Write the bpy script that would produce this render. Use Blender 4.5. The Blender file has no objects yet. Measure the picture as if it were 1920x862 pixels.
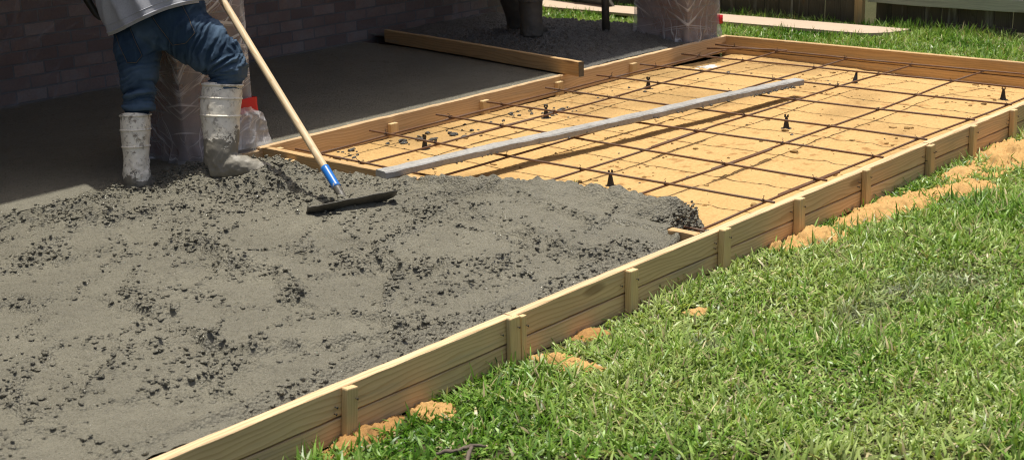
import bpy, bmesh, math, random
import numpy as np
from mathutils import Vector, Matrix, Euler
from mathutils.bvhtree import BVHTree

random.seed(7)
RNG = np.random.default_rng(11)
scene = bpy.context.scene
COL = scene.collection
PI = math.pi
R = math.radians

# ------------------------------------------------------------------ noise
def _hash(ix, iy, iz, seed):
    ix = ix.astype(np.int64).astype(np.uint32); iy = iy.astype(np.int64).astype(np.uint32); iz = iz.astype(np.int64).astype(np.uint32)
    h = ix * np.uint32(374761393) + iy * np.uint32(668265263) + iz * np.uint32(2147483647 - 1234567) + np.uint32((seed * 974711 + 13) & 0xffffffff)
    h = (h ^ (h >> np.uint32(13))) * np.uint32(1274126177)
    h = (h ^ (h >> np.uint32(16))) * np.uint32(2246822519)
    h = h ^ (h >> np.uint32(15))
    return h.astype(np.float64) / 4294967295.0

def vnoise(x, y, z=None, seed=0):
    x = np.asarray(x, float); y = np.asarray(y, float)
    z = np.zeros_like(x) if z is None else np.asarray(z, float)
    fx, fy, fz = np.floor(x), np.floor(y), np.floor(z)
    u, v, w = x - fx, y - fy, z - fz
    u = u*u*u*(u*(u*6-15)+10); v = v*v*v*(v*(v*6-15)+10); w = w*w*w*(w*(w*6-15)+10)
    def c(i, j, k): return _hash(fx+i, fy+j, fz+k, seed)
    a = (c(0,0,0)*(1-u)+c(1,0,0)*u)*(1-v) + (c(0,1,0)*(1-u)+c(1,1,0)*u)*v
    b = (c(0,0,1)*(1-u)+c(1,0,1)*u)*(1-v) + (c(0,1,1)*(1-u)+c(1,1,1)*u)*v
    return (a*(1-w) + b*w)*2 - 1

def fbm(x, y, z=None, oct=4, seed=0, gain=.5):
    s = 0; a = 1; t = 0; f = 1
    for i in range(oct):
        s = s + a*vnoise(np.asarray(x)*f, np.asarray(y)*f, None if z is None else np.asarray(z)*f, seed+i*17)
        t += a; a *= gain; f *= 2.03
    return s/t

def worley(x, y, seed=0, jit=1.0):
    fx, fy = np.floor(x), np.floor(y)
    f1 = np.full(x.shape, 9.0); f2 = np.full(x.shape, 9.0); r1 = np.zeros(x.shape); cx = np.zeros(x.shape); cy = np.zeros(x.shape)
    zz = np.zeros_like(fx)
    for i in (-1, 0, 1):
        for j in (-1, 0, 1):
            px = fx+i+.5+(_hash(fx+i, fy+j, zz, seed)-.5)*jit
            py = fy+j+.5+(_hash(fx+i, fy+j, zz+1, seed)-.5)*jit
            d = np.hypot(px-x, py-y); rr = _hash(fx+i, fy+j, zz+2, seed)
            m = d < f1
            f2 = np.where(m, f1, np.minimum(f2, d))
            cx = np.where(m, px, cx); cy = np.where(m, py, cy); r1 = np.where(m, rr, r1); f1 = np.where(m, d, f1)
    return f1, f2, r1, cx, cy

def sstep(a, b, x):
    t = np.clip((np.asarray(x, float)-a)/(b-a), 0, 1); return t*t*(3-2*t)

# ------------------------------------------------------------------ mesh helpers
def np_mesh(name, V, F, smooth=True, col=None):
    V = np.asarray(V, np.float32)
    me = bpy.data.meshes.new(name)
    if isinstance(F, np.ndarray):
        n, k = F.shape
        me.vertices.add(len(V)); me.vertices.foreach_set('co', V.ravel())
        me.loops.add(n*k); me.loops.foreach_set('vertex_index', F.ravel().astype(np.int32))
        me.polygons.add(n); me.polygons.foreach_set('loop_start', (np.arange(n)*k).astype(np.int32))
        me.update(calc_edges=True)
    else:
        me.from_pydata(V.tolist(), [], F); me.update()
    me.validate()
    if col is not None:
        a = me.color_attributes.new('Col', 'FLOAT_COLOR', 'POINT')
        c = np.ones((len(V), 4), np.float32); c[:, :col.shape[1]] = col
        a.data.foreach_set('color', c.ravel())
    if smooth:
        me.polygons.foreach_set('use_smooth', np.ones(len(me.polygons), bool))
    return me

def wloc(o):
    v = Vector(o.location)
    while o.parent: o = o.parent; v += Vector(o.location)
    return v

def link(name, me, mat=None, parent=None, loc=(0, 0, 0), rot=(0, 0, 0)):
    o = bpy.data.objects.new(name, me); COL.objects.link(o)
    if mat is not None: me.materials.append(mat)
    o.rotation_euler = rot
    if parent is not None:
        o.parent = parent; o.location = Vector(loc) - wloc(parent)
    else: o.location = loc
    return o

def thing(name, label, cat, loc=(0, 0, 0), group=None):
    o = bpy.data.objects.new(name, None); COL.objects.link(o); o.location = loc
    o['label'] = label; o['category'] = cat
    if group: o['group'] = group
    return o

def tag(o, label, cat, group=None, kind=None):
    o['label'] = label; o['category'] = cat
    if group: o['group'] = group
    if kind: o['kind'] = kind
    return o

def struct(o, label=None):
    o['kind'] = 'structure'
    if label: o['label'] = label
    return o

def grid_faces(nu, nv, wrap=False):
    i = np.arange(nu-1)[:, None]; j = np.arange(nv if wrap else nv-1)[None, :]
    j2 = (j+1) % nv
    a = i*nv+j; b = (i+1)*nv+j; c = (i+1)*nv+j2; d = i*nv+j2
    return np.stack([a+0*b, b, c, d], -1).reshape(-1, 4)

def join(parts):
    Vs = []; Fs = []; n = 0
    for V, F in parts:
        V = np.asarray(V, float); Vs.append(V)
        Fs += [[i+n for i in f] for f in (F.tolist() if isinstance(F, np.ndarray) else F)]
        n += len(V)
    return np.concatenate(Vs), Fs

def tube(pts, rad, seg=12, ref=None, cap=True, flat=None):
    """loft through points; rad scalar/list or list of (r_ref, r_other)"""
    P = np.asarray(pts, float); n = len(P)
    T = np.gradient(P, axis=0); T /= np.linalg.norm(T, axis=1)[:, None]
    ref = np.array([0., 0., 1.]) if ref is None else np.asarray(ref, float)
    V = []
    for k in range(n):
        a = ref - T[k]*(ref@T[k])
        if np.linalg.norm(a) < 1e-3:
            a = np.array([1., 0, 0]) - T[k]*T[k][0]
        a /= np.linalg.norm(a); b = np.cross(T[k], a)
        r = rad[k] if isinstance(rad, (list, tuple, np.ndarray)) else rad
        ra, rb = (r if isinstance(r, (tuple, list)) else (r, r))
        for s in range(seg):
            t = 2*PI*s/seg
            V.append(P[k]+a*ra*math.cos(t)+b*rb*math.sin(t))
    F = grid_faces(n, seg, True).tolist()
    if cap:
        F.append(list(range(seg))[::-1][::-1]); F.append(list(range((n-1)*seg, n*seg))[::-1])
    return np.array(V), F

def spline(pts, rad, m=6):
    """catmull-rom resample of points and radii"""
    P = np.asarray(pts, float); Rr = np.asarray(rad, float)
    if Rr.ndim == 1: Rr = Rr[:, None]
    Q = np.concatenate([P, Rr], 1); n = len(Q); out = []
    for i in range(n-1):
        p0 = Q[max(i-1, 0)]; p1 = Q[i]; p2 = Q[i+1]; p3 = Q[min(i+2, n-1)]
        for k in range(m):
            t = k/m
            out.append(.5*((2*p1)+(-p0+p2)*t+(2*p0-5*p1+4*p2-p3)*t*t+(-p0+3*p1-3*p2+p3)*t**3))
    out.append(Q[-1]); out = np.array(out)
    r = out[:, 3:]
    return out[:, :3], [tuple(x) if len(x) > 1 else float(x[0]) for x in r]

def torus(c, axis, ra, rb, r, ref, seg=40, s2=6):
    axis = np.asarray(axis, float); axis /= np.linalg.norm(axis)
    a = np.asarray(ref, float); a = a-axis*(a@axis); a /= np.linalg.norm(a); b = np.cross(axis, a)
    V = []
    for i in range(seg):
        t = 2*PI*i/seg; d = a*ra*math.cos(t)+b*rb*math.sin(t); n = d/np.linalg.norm(d)
        for j in range(s2):
            q = 2*PI*j/s2; V.append(np.asarray(c)+d+n*r*math.cos(q)+axis*r*math.sin(q))
    i = np.arange(seg)[:, None]; j = np.arange(s2)[None, :]
    F = np.stack([i*s2+j, ((i+1) % seg)*s2+j, ((i+1) % seg)*s2+(j+1) % s2, i*s2+(j+1) % s2], -1).reshape(-1, 4)
    return np.array(V), F.tolist()

def box_vf(x0, x1, y0, y1, z0, z1):
    V = [(x0,y0,z0),(x1,y0,z0),(x1,y1,z0),(x0,y1,z0),(x0,y0,z1),(x1,y0,z1),(x1,y1,z1),(x0,y1,z1)]
    F = [[0,3,2,1],[4,5,6,7],[0,1,5,4],[1,2,6,5],[2,3,7,6],[3,0,4,7]]
    return np.array(V, float), F

def board_mesh(name, L, W, T, bev=.003, nx=None, warp=.0015, seed=0, top_rough=0.0):
    """board along local +X, W along Y, T along Z, origin at the corner x=0, centre of section"""
    nx = nx or max(2, int(L/.06))
    bm = bmesh.new()
    prof = []
    for sy, sz in ((-1,-1),(1,-1),(1,1),(-1,1)):
        y, z = sy*W/2, sz*T/2
        e = bev
        if sy*sz > 0: prof += [(y, z-sz*e), (y-sy*e, z)]
        else: prof += [(y-sy*e, z), (y, z-sz*e)]
    rings = []
    for i in range(nx+1):
        x = L*i/nx
        wy = warp*float(fbm(np.array([x*1.3]), np.array([seed*3.1]), seed=seed)[0])*2
        wz = warp*float(fbm(np.array([x*1.3]), np.array([seed*7.7+5]), seed=seed+3)[0])*2
        ring = []
        for k, (y, z) in enumerate(prof):
            j = top_rough*float(vnoise(np.array([x*22.]), np.array([k*1.7]), seed=seed+9)[0])
            ring.append(bm.verts.new((x, y+wy+j*.4, z+wz+j)))
        rings.append(ring)
    n = len(prof)
    for i in range(nx):
        for k in range(n):
            bm.faces.new((rings[i][k], rings[i][(k+1) % n], rings[i+1][(k+1) % n], rings[i+1][k]))
    bm.faces.new(rings[0][::-1]); bm.faces.new(rings[-1])
    bmesh.ops.recalc_face_normals(bm, faces=bm.faces)
    me = bpy.data.meshes.new(name); bm.to_mesh(me); bm.free()
    return me

_DG = None
def remesh(V, F, vox=.008, smooth=4):
    me = bpy.data.meshes.new('tmp'); me.from_pydata(np.asarray(V).tolist(), [], F); me.update()
    o = bpy.data.objects.new('tmp', me); COL.objects.link(o)
    m = o.modifiers.new('r', 'REMESH'); m.mode = 'VOXEL'; m.voxel_size = vox
    if smooth:
        s = o.modifiers.new('s', 'SMOOTH'); s.iterations = smooth; s.factor = .5
    dg = bpy.context.evaluated_depsgraph_get(); dg.update()
    out = bpy.data.meshes.new_from_object(o.evaluated_get(dg))
    bpy.data.objects.remove(o); bpy.data.meshes.remove(me)
    V = np.empty(len(out.vertices)*3); out.vertices.foreach_get('co', V); V = V.reshape(-1, 3)
    N = np.empty(len(out.vertices)*3); out.vertices.foreach_get('normal', N); N = N.reshape(-1, 3)
    Fq = [list(p.vertices) for p in out.polygons]
    bpy.data.meshes.remove(out)
    return V, N, Fq

# ------------------------------------------------------------------ materials
class NT:
    def __init__(s, name):
        s.m = bpy.data.materials.new(name); s.m.use_nodes = True
        s.t = s.m.node_tree; s.b = s.t.nodes['Principled BSDF']; s.out = s.t.nodes['Material Output']
    def n(s, typ, inp=None, **kw):
        x = s.t.nodes.new(typ)
        for k, v in kw.items(): setattr(x, k, v)
        for k, v in (inp or {}).items(): s.set(x.inputs[k], v)
        return x
    def set(s, sock, v):
        if isinstance(v, bpy.types.NodeSocket): s.t.links.new(v, sock)
        elif isinstance(v, bpy.types.Node): s.t.links.new(v.outputs[0], sock)
        else: sock.default_value = v
    def noise(s, vec, scale, detail=4, rough=.55, dist=0.0):
        x = s.n('ShaderNodeTexNoise', {'Scale': scale, 'Detail': detail, 'Roughness': rough, 'Distortion': dist})
        if vec is not None: s.set(x.inputs['Vector'], vec)
        return x.outputs['Fac']
    def ramp(s, fac, stops, interp='LINEAR'):
        x = s.n('ShaderNodeValToRGB'); x.color_ramp.interpolation = interp
        e = x.color_ramp.elements
        while len(e) < len(stops): e.new(.5)
        for q, (p, c) in zip(e, stops):
            q.position = p; q.color = c if len(c) == 4 else (*c, 1)
        s.set(x.inputs[0], fac); return x.outputs[0]
    def mix(s, fac, a, b, mode='MIX'):
        x = s.n('ShaderNodeMix', data_type='RGBA', blend_type=mode)
        s.set(x.inputs[0], fac); s.set(x.inputs[6], a if not isinstance(a, tuple) else (*a, 1)[:4]); s.set(x.inputs[7], b if not isinstance(b, tuple) else (*b, 1)[:4])
        return x.outputs[2]
    def math(s, op, a, b=0.0, c=None, clamp=False):
        x = s.n('ShaderNodeMath', operation=op); x.use_clamp = clamp
        s.set(x.inputs[0], a); s.set(x.inputs[1], b)
        if c is not None: s.set(x.inputs[2], c)
        return x.outputs[0]
    def mapping(s, vec, scale=(1, 1, 1), loc=(0, 0, 0), rot=(0, 0, 0)):
        x = s.n('ShaderNodeMapping', {'Scale': scale, 'Location': loc, 'Rotation': rot}); s.set(x.inputs[0], vec); return x.outputs[0]
    def obj(s): return s.n('ShaderNodeTexCoord').outputs['Object']
    def geo(s): return s.n('ShaderNodeNewGeometry').outputs['Position']
    def bump(s, h, strength=.5, dist=.01, normal=None):
        x = s.n('ShaderNodeBump', {'Strength': strength, 'Distance': dist}); s.set(x.inputs['Height'], h)
        if normal is not None: s.set(x.inputs['Normal'], normal)
        s.set(s.b.inputs['Normal'], x.outputs[0]); return x.outputs[0]
    def fin(s, color=None, rough=None, spec=None, metal=None):
        if color is not None: s.set(s.b.inputs['Base Color'], color if not isinstance(color, tuple) else (*color, 1)[:4])
        if rough is not None: s.set(s.b.inputs['Roughness'], rough)
        if spec is not None: s.set(s.b.inputs['Specular IOR Level'], spec)
        if metal is not None: s.set(s.b.inputs['Metallic'], metal)
        return s.m

def wood(name, lo, hi, ring=34.0, off=(0, .035, .05), grime=.25, knots=True, rough=.7, fiber=.35):
    s = NT(name); o = s.obj(); rnd = s.n('ShaderNodeObjectInfo').outputs['Random']
    sh = s.n('ShaderNodeCombineXYZ'); s.set(sh.inputs[0], s.math('MULTIPLY', rnd, 37.0))
    v = s.n('ShaderNodeVectorMath', operation='ADD'); s.set(v.inputs[0], o); s.set(v.inputs[1], sh)
    nv = s.mapping(v.outputs[0], (1.1, 5, 5))
    nz = s.n('ShaderNodeTexNoise', {'Scale': 1.6, 'Detail': 2.0}); s.set(nz.inputs['Vector'], nv)
    d = s.n('ShaderNodeVectorMath', operation='MULTIPLY_ADD'); s.set(d.inputs[0], nz.outputs['Color']); d.inputs[1].default_value = (0, .075, .075)
    s.set(d.inputs[2], s.mapping(v.outputs[0], (1, 1, 1), (off[0], off[1], off[2])))
    w = s.n('ShaderNodeTexWave', {'Scale': ring, 'Distortion': .6, 'Detail': 2.0, 'Detail Scale': 2.0}, wave_type='RINGS', rings_direction='X', wave_profile='SAW')
    s.set(w.inputs['Vector'], d.outputs[0])
    g = s.ramp(w.outputs['Fac'], [(0, (0, 0, 0)), (.55, (.25, .25, .25)), (.9, (1, 1, 1)), (1, (.1, .1, .1))])
    fib = s.noise(s.mapping(v.outputs[0], (4, 160, 160)), 1.0, 3)
    c = s.mix(s.math('MULTIPLY', g, .75), hi, lo)
    c = s.mix(s.math('MULTIPLY', s.math('SUBTRACT', fib, .35), fiber), c, tuple(x*.35 for x in lo), 'MIX')
    blot = s.noise(s.mapping(v.outputs[0], (2.5, 9, 9)), 1.0, 4)
    c = s.mix(s.math('MULTIPLY', s.ramp(blot, [(.45, (0, 0, 0)), (.75, (1, 1, 1))]), grime), c, (lo[0]*.45, lo[1]*.5, lo[2]*.5))
    sm = s.noise(s.mapping(v.outputs[0], (1.6, 14, 22), (5, 2, 1)), 1.0, 5, .65)
    c = s.mix(s.math('MULTIPLY', s.ramp(sm, [(.56, (0, 0, 0)), (.68, (1, 1, 1))]), grime*1.6, None, True), c, (.30, .275, .22))
    if knots:
        vo = s.n('ShaderNodeTexVoronoi', {'Scale': 1.0}); s.set(vo.inputs['Vector'], s.mapping(v.outputs[0], (2.1, 7, 7)))
        k = s.ramp(vo.outputs['Distance'], [(0, (1, 1, 1)), (.1, (.8, .8, .8)), (.16, (0, 0, 0))])
        c = s.mix(s.math('MULTIPLY', k, .62), c, (.14, .07, .03))
    hue = s.n('ShaderNodeHueSaturation'); s.set(hue.inputs['Color'], c)
    s.set(hue.inputs['Value'], s.math('MULTIPLY_ADD', rnd, .25, .88))
    s.bump(s.math('ADD', s.math('MULTIPLY', g, .4), fib), .3, .0015)
    return s.fin(hue.outputs[0], rough, .3)

M = {}
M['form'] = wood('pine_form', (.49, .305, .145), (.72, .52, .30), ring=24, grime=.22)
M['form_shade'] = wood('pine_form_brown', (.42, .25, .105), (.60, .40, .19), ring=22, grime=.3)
M['stake'] = wood('pine_stake', (.55, .36, .16), (.72, .53, .28), ring=50, knots=False)
M['handle'] = wood('ash_handle', (.56, .38, .19), (.74, .58, .36), ring=60, off=(0, .015, .012), grime=.15, knots=False, rough=.5, fiber=.2)
M['fence'] = wood('weathered_fence', (.085, .068, .045), (.15, .125, .085), ring=40, grime=.6, rough=.9)
M['rail'] = wood('weathered_rail', (.46, .45, .34), (.62, .60, .47), ring=30, grime=.3, rough=.9)

def mat_concrete(name, base, rough0=.38, bumpy=1.0):
    s = NT(name); p = s.geo()
    big = s.noise(p, 2.3, 5); mid = s.noise(p, 14, 5); fine = s.noise(p, 170, 3, .7)
    c = s.mix(s.ramp(big, [(.3, (0, 0, 0)), (.7, (1, 1, 1))]), tuple(b*.86 for b in base), tuple(b*1.12 for b in base))
    c = s.mix(s.math('MULTIPLY', s.ramp(mid, [(.45, (0, 0, 0)), (.68, (1, 1, 1))]), .3), c, tuple(b*.62 for b in base))
    c = s.mix(s.math('MULTIPLY', s.ramp(fine, [(.58, (0, 0, 0)), (.78, (1, 1, 1))]), .35), c, tuple(min(1, b*1.9) for b in base))
    rg = s.ramp(s.noise(p, 110, 3, .6), [(.36, (.10,)*3), (.44, (rough0,)*3), (.65, (rough0+.25,)*3)])
    v = s.n('ShaderNodeTexVoronoi', {'Scale': 95.0}); s.set(v.inputs['Vector'], p)
    h = s.math('ADD', s.math('MULTIPLY', fine, 1.0), s.math('MULTIPLY', v.outputs['Distance'], 1.2))
    h = s.math('ADD', h, s.math('MULTIPLY', s.noise(p, 60, 5, .65), 2.6))
    s.bump(h, .8*bumpy, .008)
    return s.fin(c, rg, .5)
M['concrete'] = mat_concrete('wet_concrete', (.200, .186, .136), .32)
M['slab'] = mat_concrete('floated_concrete', (.198, .184, .136), .5, .9)
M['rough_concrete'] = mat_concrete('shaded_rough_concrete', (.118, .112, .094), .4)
M['mud'] = mat_concrete('concrete_mud', (.15, .135, .105), .5)

def mat_sand(name):
    s = NT(name); p = s.geo()
    a = s.n('ShaderNodeVertexColor', layer_name='Col').outputs[0]
    n1 = s.noise(p, 5, 5); n2 = s.noise(p, 60, 4, .7); n3 = s.noise(p, 320, 2)
    c = s.mix(n1, (.51, .320, .122), (.61, .405, .175))
    c = s.mix(s.math('MULTIPLY', s.ramp(n2, [(.46, (0, 0, 0)), (.70, (1, 1, 1))]), .6), c, (.38, .215, .078))
    c = s.mix(1.0, c, a, 'MULTIPLY')
    s.bump(s.math('ADD', n2, s.math('MULTIPLY', n3, .6)), .5, .006)
    return s.fin(c, .95, .15)
M['sand'] = mat_sand('sand')

def mat_soil():
    s = NT('lawn_soil'); p = s.geo()
    n1 = s.noise(p, 7, 5); n2 = s.noise(p, 70, 4)
    c = s.mix(n1, (.05, .055, .022), (.10, .095, .045)); c = s.mix(s.math('MULTIPLY', n2, .5), c, (.03, .03, .015))
    s.bump(n2, .6, .02)
    return s.fin(c, 1.0, .1)
M['soil'] = mat_soil()

def mat_grass():
    s = NT('grass_blade')
    a = s.n('ShaderNodeVertexColor', layer_name='Col').outputs[0]
    s.fin(a, .38, .38)
    tr = s.n('ShaderNodeBsdfTranslucent'); s.set(tr.inputs[0], s.mix(1.0, a, (1.1, 1.15, .6), 'MULTIPLY'))
    mx = s.n('ShaderNodeMixShader', {0: .28}); s.set(mx.inputs[1], s.b.outputs[0]); s.set(mx.inputs[2], tr.outputs[0])
    s.set(s.out.inputs['Surface'], mx.outputs[0])
    return s.m
M['grass'] = mat_grass()

def mat_rust():
    s = NT('rusty_steel'); p = s.geo()
    n = s.noise(p, 30, 4); n2 = s.noise(p, 7, 3)
    c = s.mix(n, (.085, .043, .024), (.21, .105, .05)); c = s.mix(s.math('MULTIPLY', s.ramp(n2, [(.45, (0, 0, 0)), (.7, (1, 1, 1))]), .6), c, (.15, .12, .10))
    return s.fin(c, .65, .4, .25)
M['rust'] = mat_rust()

def simple(name, c, rough=.5, spec=.5, metal=0, var=.25, scale=25, bump=0):
    s = NT(name); p = s.obj(); n = s.noise(p, scale, 4)
    col = s.mix(n, tuple(x*(1-var) for x in c), tuple(min(1, x*(1+var)) for x in c))
    if bump: s.bump(n, bump, .004)
    return s.fin(col, rough, spec, metal)
M['chair'] = simple('black_plastic', (.018, .017, .016), .45)
M['wire'] = simple('tie_wire', (.05, .035, .03), .5, metal=.5)
M['nail'] = simple('nail_steel', (.04, .035, .03), .5, metal=.6)
M['blue'] = None
M['tape'] = simple('red_tape', (.62, .012, .02), .35, var=.08)
M['white_paint'] = simple('fascia_paint', (.6, .58, .52), .6)
M['soffit'] = simple('soffit_board', (.58, .52, .43), .8)
M['shingle'] = simple('roof_shingle', (.09, .085, .08), .9, bump=.4)
M['skin'] = simple('skin', (.36, .19, .115), .5, var=.08)
M['hair'] = simple('dark_hair', (.02, .015, .012), .6)
M['dark_rubber'] = simple('muddy_dark_rubber', (.12, .106, .08), .6, var=.45, scale=18, bump=.3)
M['dark_cloth'] = simple('dark_work_cloth', (.03, .03, .032), .85, bump=.3)
M['strap'] = simple('dark_olive_strap', (.028, .024, .014), .6)
M['buckle'] = simple('beige_tip', (.55, .42, .24), .5)
M['metal_grey'] = simple('dull_magnesium', (.26, .28, .30), .5, metal=.3)
M['ply'] = simple('pale_plywood', (.52, .40, .29), .85, var=.12, scale=8)
M['stick'] = simple('grey_dry_stick', (.13, .10, .075), .9, var=.6, scale=60, bump=.6)
M['eye'] = simple('eye', (.6, .58, .55), .2, var=.02)

def mat_screed():
    s = NT('concrete_coated_board'); p = s.obj()
    n = s.noise(s.mapping(p, (3, 30, 30)), 1.0, 4); n2 = s.noise(p, 45, 4, .65); n3 = s.noise(p, 6, 3)
    c = s.mix(n, (.27, .262, .24), (.42, .41, .38)); c = s.mix(s.math('MULTIPLY', s.ramp(n2, [(.5, (0, 0, 0)), (.7, (1, 1, 1))]), .6), c, (.17, .165, .145))
    c = s.mix(s.math('MULTIPLY', s.ramp(n3, [(.5, (0, 0, 0)), (.7, (1, 1, 1))]), .35), c, (.5, .5, .49))
    s.bump(s.math('ADD', n, s.math('MULTIPLY', n2, 1.5)), .6, .005)
    return s.fin(c, .75, .3)
M['screed'] = mat_screed()

def mat_rakemetal():
    s = NT('concrete_caked_steel'); p = s.obj(); n = s.noise(p, 40, 4)
    c = s.mix(n, (.055, .05, .04), (.13, .118, .09)); s.bump(n, .6, .006)
    return s.fin(c, .5, .5)
M['caked'] = mat_rakemetal()

def mat_blue():
    s = NT('blue_paint_worn'); p = s.geo(); n = s.noise(p, 55, 4)
    z = s.n('ShaderNodeSeparateXYZ'); s.set(z.inputs[0], p)
    f = s.math('ADD', s.math('MULTIPLY', s.math('SUBTRACT', .118, z.outputs[2]), 22.0), s.math('MULTIPLY_ADD', n, 2.4, -1.35), clamp=True)
    c = s.mix(s.ramp(f, [(.45, (0, 0, 0)), (.6, (1, 1, 1))]), (.018, .16, .52), (.33, .34, .32))
    return s.fin(c, .35, .5)
M['blue'] = mat_blue()

def mat_brick(name, c1, c2, mortar, pale, pale_amt):
    s = NT(name); p = s.geo(); x = s.n('ShaderNodeSeparateXYZ'); s.set(x.inputs[0], p)
    u = s.n('ShaderNodeCombineXYZ'); s.set(u.inputs[0], s.math('ADD', x.outputs[0], x.outputs[1])); s.set(u.inputs[1], x.outputs[2])
    br = s.n('ShaderNodeTexBrick', {'Scale': 1.0, 'Color1': (*c1, 1), 'Color2': (*c2, 1), 'Mortar': (*mortar, 1), 'Mortar Size': .006, 'Mortar Smooth': .3, 'Bias': -.1, 'Brick Width': .205, 'Row Height': .078})
    s.set(br.inputs['Vector'], u)
    n = s.noise(p, 9, 5, .6); n2 = s.noise(p, 60, 4)
    fl = s.n('ShaderNodeTexBrick', {'Scale': 1.0, 'Color1': (0, 0, 0, 1), 'Color2': (1, 1, 1, 1), 'Mortar': (0, 0, 0, 1), 'Mortar Size': .006, 'Bias': -.35, 'Brick Width': .205, 'Row Height': .078})
    s.set(fl.inputs['Vector'], u)
    f = s.math('MULTIPLY', s.math('MULTIPLY', fl.outputs[0], s.ramp(n, [(.4, (0, 0, 0)), (.62, (1, 1, 1))])), pale_amt)
    c = s.mix(f, br.outputs[0], pale)
    c = s.mix(s.math('MULTIPLY', n2, .5), c, tuple(q*.4 for q in c1))
    h = s.math('SUBTRACT', s.math('MULTIPLY', n2, .3), br.outputs['Fac'])
    s.bump(h, .8, .012)
    return s.fin(c, .9, .2)
M['brick'] = mat_brick('house_brick', (.21, .132, .098), (.38, .245, .185), (.19, .178, .16), (.38, .36, .325), .85)
M['brick_col'] = mat_brick('column_brick', (.22, .115, .08), (.33, .19, .135), (.28, .25, .22), (.4, .36, .32), .5)

def mat_plastic(name, haze, highlight):
    s = NT(name); p = s.geo(); x = s.n('ShaderNodeSeparateXYZ'); s.set(x.inputs[0], p)
    u = s.n('ShaderNodeCombineXYZ'); s.set(u.inputs[0], s.math('ADD', x.outputs[0], x.outputs[1])); s.set(u.inputs[1], x.outputs[2])
    w1 = s.noise(s.mapping(s.mapping(u.outputs[0], (1, 1, 1), (0, 0, 0), (0, 0, R(-28))), (1.3, 26, 1)), 1.0, 4, .6, .4)
    w2 = s.noise(s.mapping(s.mapping(u.outputs[0], (1, 1, 1), (3, 0, 0), (0, 0, R(-62))), (1.2, 30, 1)), 1.0, 4, .6, .4)
    w3 = s.noise(s.mapping(s.mapping(u.outputs[0], (1, 1, 1), (7, 0, 0), (0, 0, R(12))), (1.0, 22, 1)), 1.0, 3, .6, .4)
    st = s.math('MAXIMUM', s.math('MAXIMUM', s.ramp(w1, [(.57, (0, 0, 0)), (.66, (1, 1, 1))]), s.ramp(w2, [(.58, (0, 0, 0)), (.67, (1, 1, 1))])), s.ramp(w3, [(.60, (0, 0, 0)), (.70, (1, 1, 1))]))  # wrinkle highlights painted in as whiter, denser streaks
    hz = s.noise(u.outputs[0], 4.0, 3)
    fac = s.math('ADD', s.math('MULTIPLY_ADD', hz, haze, haze*.25), s.math('MULTIPLY', st, highlight), clamp=True)
    tr = s.n('ShaderNodeBsdfTransparent'); tr.inputs[0].default_value = (.95, .95, .95, 1)
    s.fin((.85, .84, .83), .25, .6)
    bmp = s.n('ShaderNodeBump', {'Strength': .7, 'Distance': .012}); s.set(bmp.inputs['Height'], s.math('ADD', s.math('ADD', w1, w2), w3)); s.set(s.b.inputs['Normal'], bmp.outputs[0])
    tl = s.n('ShaderNodeBsdfTranslucent'); tl.inputs[0].default_value = (.6, .6, .6, 1)
    m1 = s.n('ShaderNodeMixShader', {0: .35}); s.set(m1.inputs[1], s.b.outputs[0]); s.set(m1.inputs[2], tl.outputs[0])
    m2 = s.n('ShaderNodeMixShader'); s.set(m2.inputs[0], fac); s.set(m2.inputs[1], tr.outputs[0]); s.set(m2.inputs[2], m1.outputs[0])
    s.set(s.out.inputs['Surface'], m2.outputs[0])
    return s.m
M['plastic'] = mat_plastic('clear_plastic_sheet', .42, 1.0)
M['plastic_wall'] = mat_plastic('clear_plastic_on_wall', .13, .12)
M['plastic_flap'] = mat_plastic('bunched_plastic', .75, .7)

def mat_boot(name, zmud, soft, grime):
    s = NT(name); p = s.geo(); z = s.n('ShaderNodeSeparateXYZ'); s.set(z.inputs[0], p)
    n = s.noise(p, 14, 5, .65); n2 = s.noise(p, 38, 5, .7); n3 = s.noise(s.mapping(p, (30, 30, 9)), 1.0, 4)
    white = s.mix(n3, (.84, .775, .62), (.95, .90, .77))
    white = s.mix(s.math('MULTIPLY', s.ramp(n2, [(.52, (0, 0, 0)), (.66, (1, 1, 1))]), grime), white, (.14, .10, .06))
    white = s.mix(s.math('MULTIPLY', s.ramp(n, [(.5, (0, 0, 0)), (.72, (1, 1, 1))]), grime*.6), white, (.27, .22, .15))
    f = s.math('ADD', s.math('MULTIPLY', s.math('SUBTRACT', zmud, z.outputs[2]), soft), s.math('MULTIPLY_ADD', n, 5.0, -2.5))
    f = s.ramp(f, [(.45, (0, 0, 0)), (.55, (1, 1, 1))])
    c = s.mix(f, white, s.mix(n2, (.17, .155, .118), (.29, .265, .21)))
    s.bump(s.math('ADD', s.math('MULTIPLY', f, .8), s.math('MULTIPLY', n2, .5)), .5, .006)
    return s.fin(c, s.math('MULTIPLY_ADD', f, .15, .38), .5)
M['boot_a'] = mat_boot('white_rubber_muddy', .235, 16, .62)
M['boot_b'] = mat_boot('white_rubber_stained', .075, 18, .8)

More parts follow.
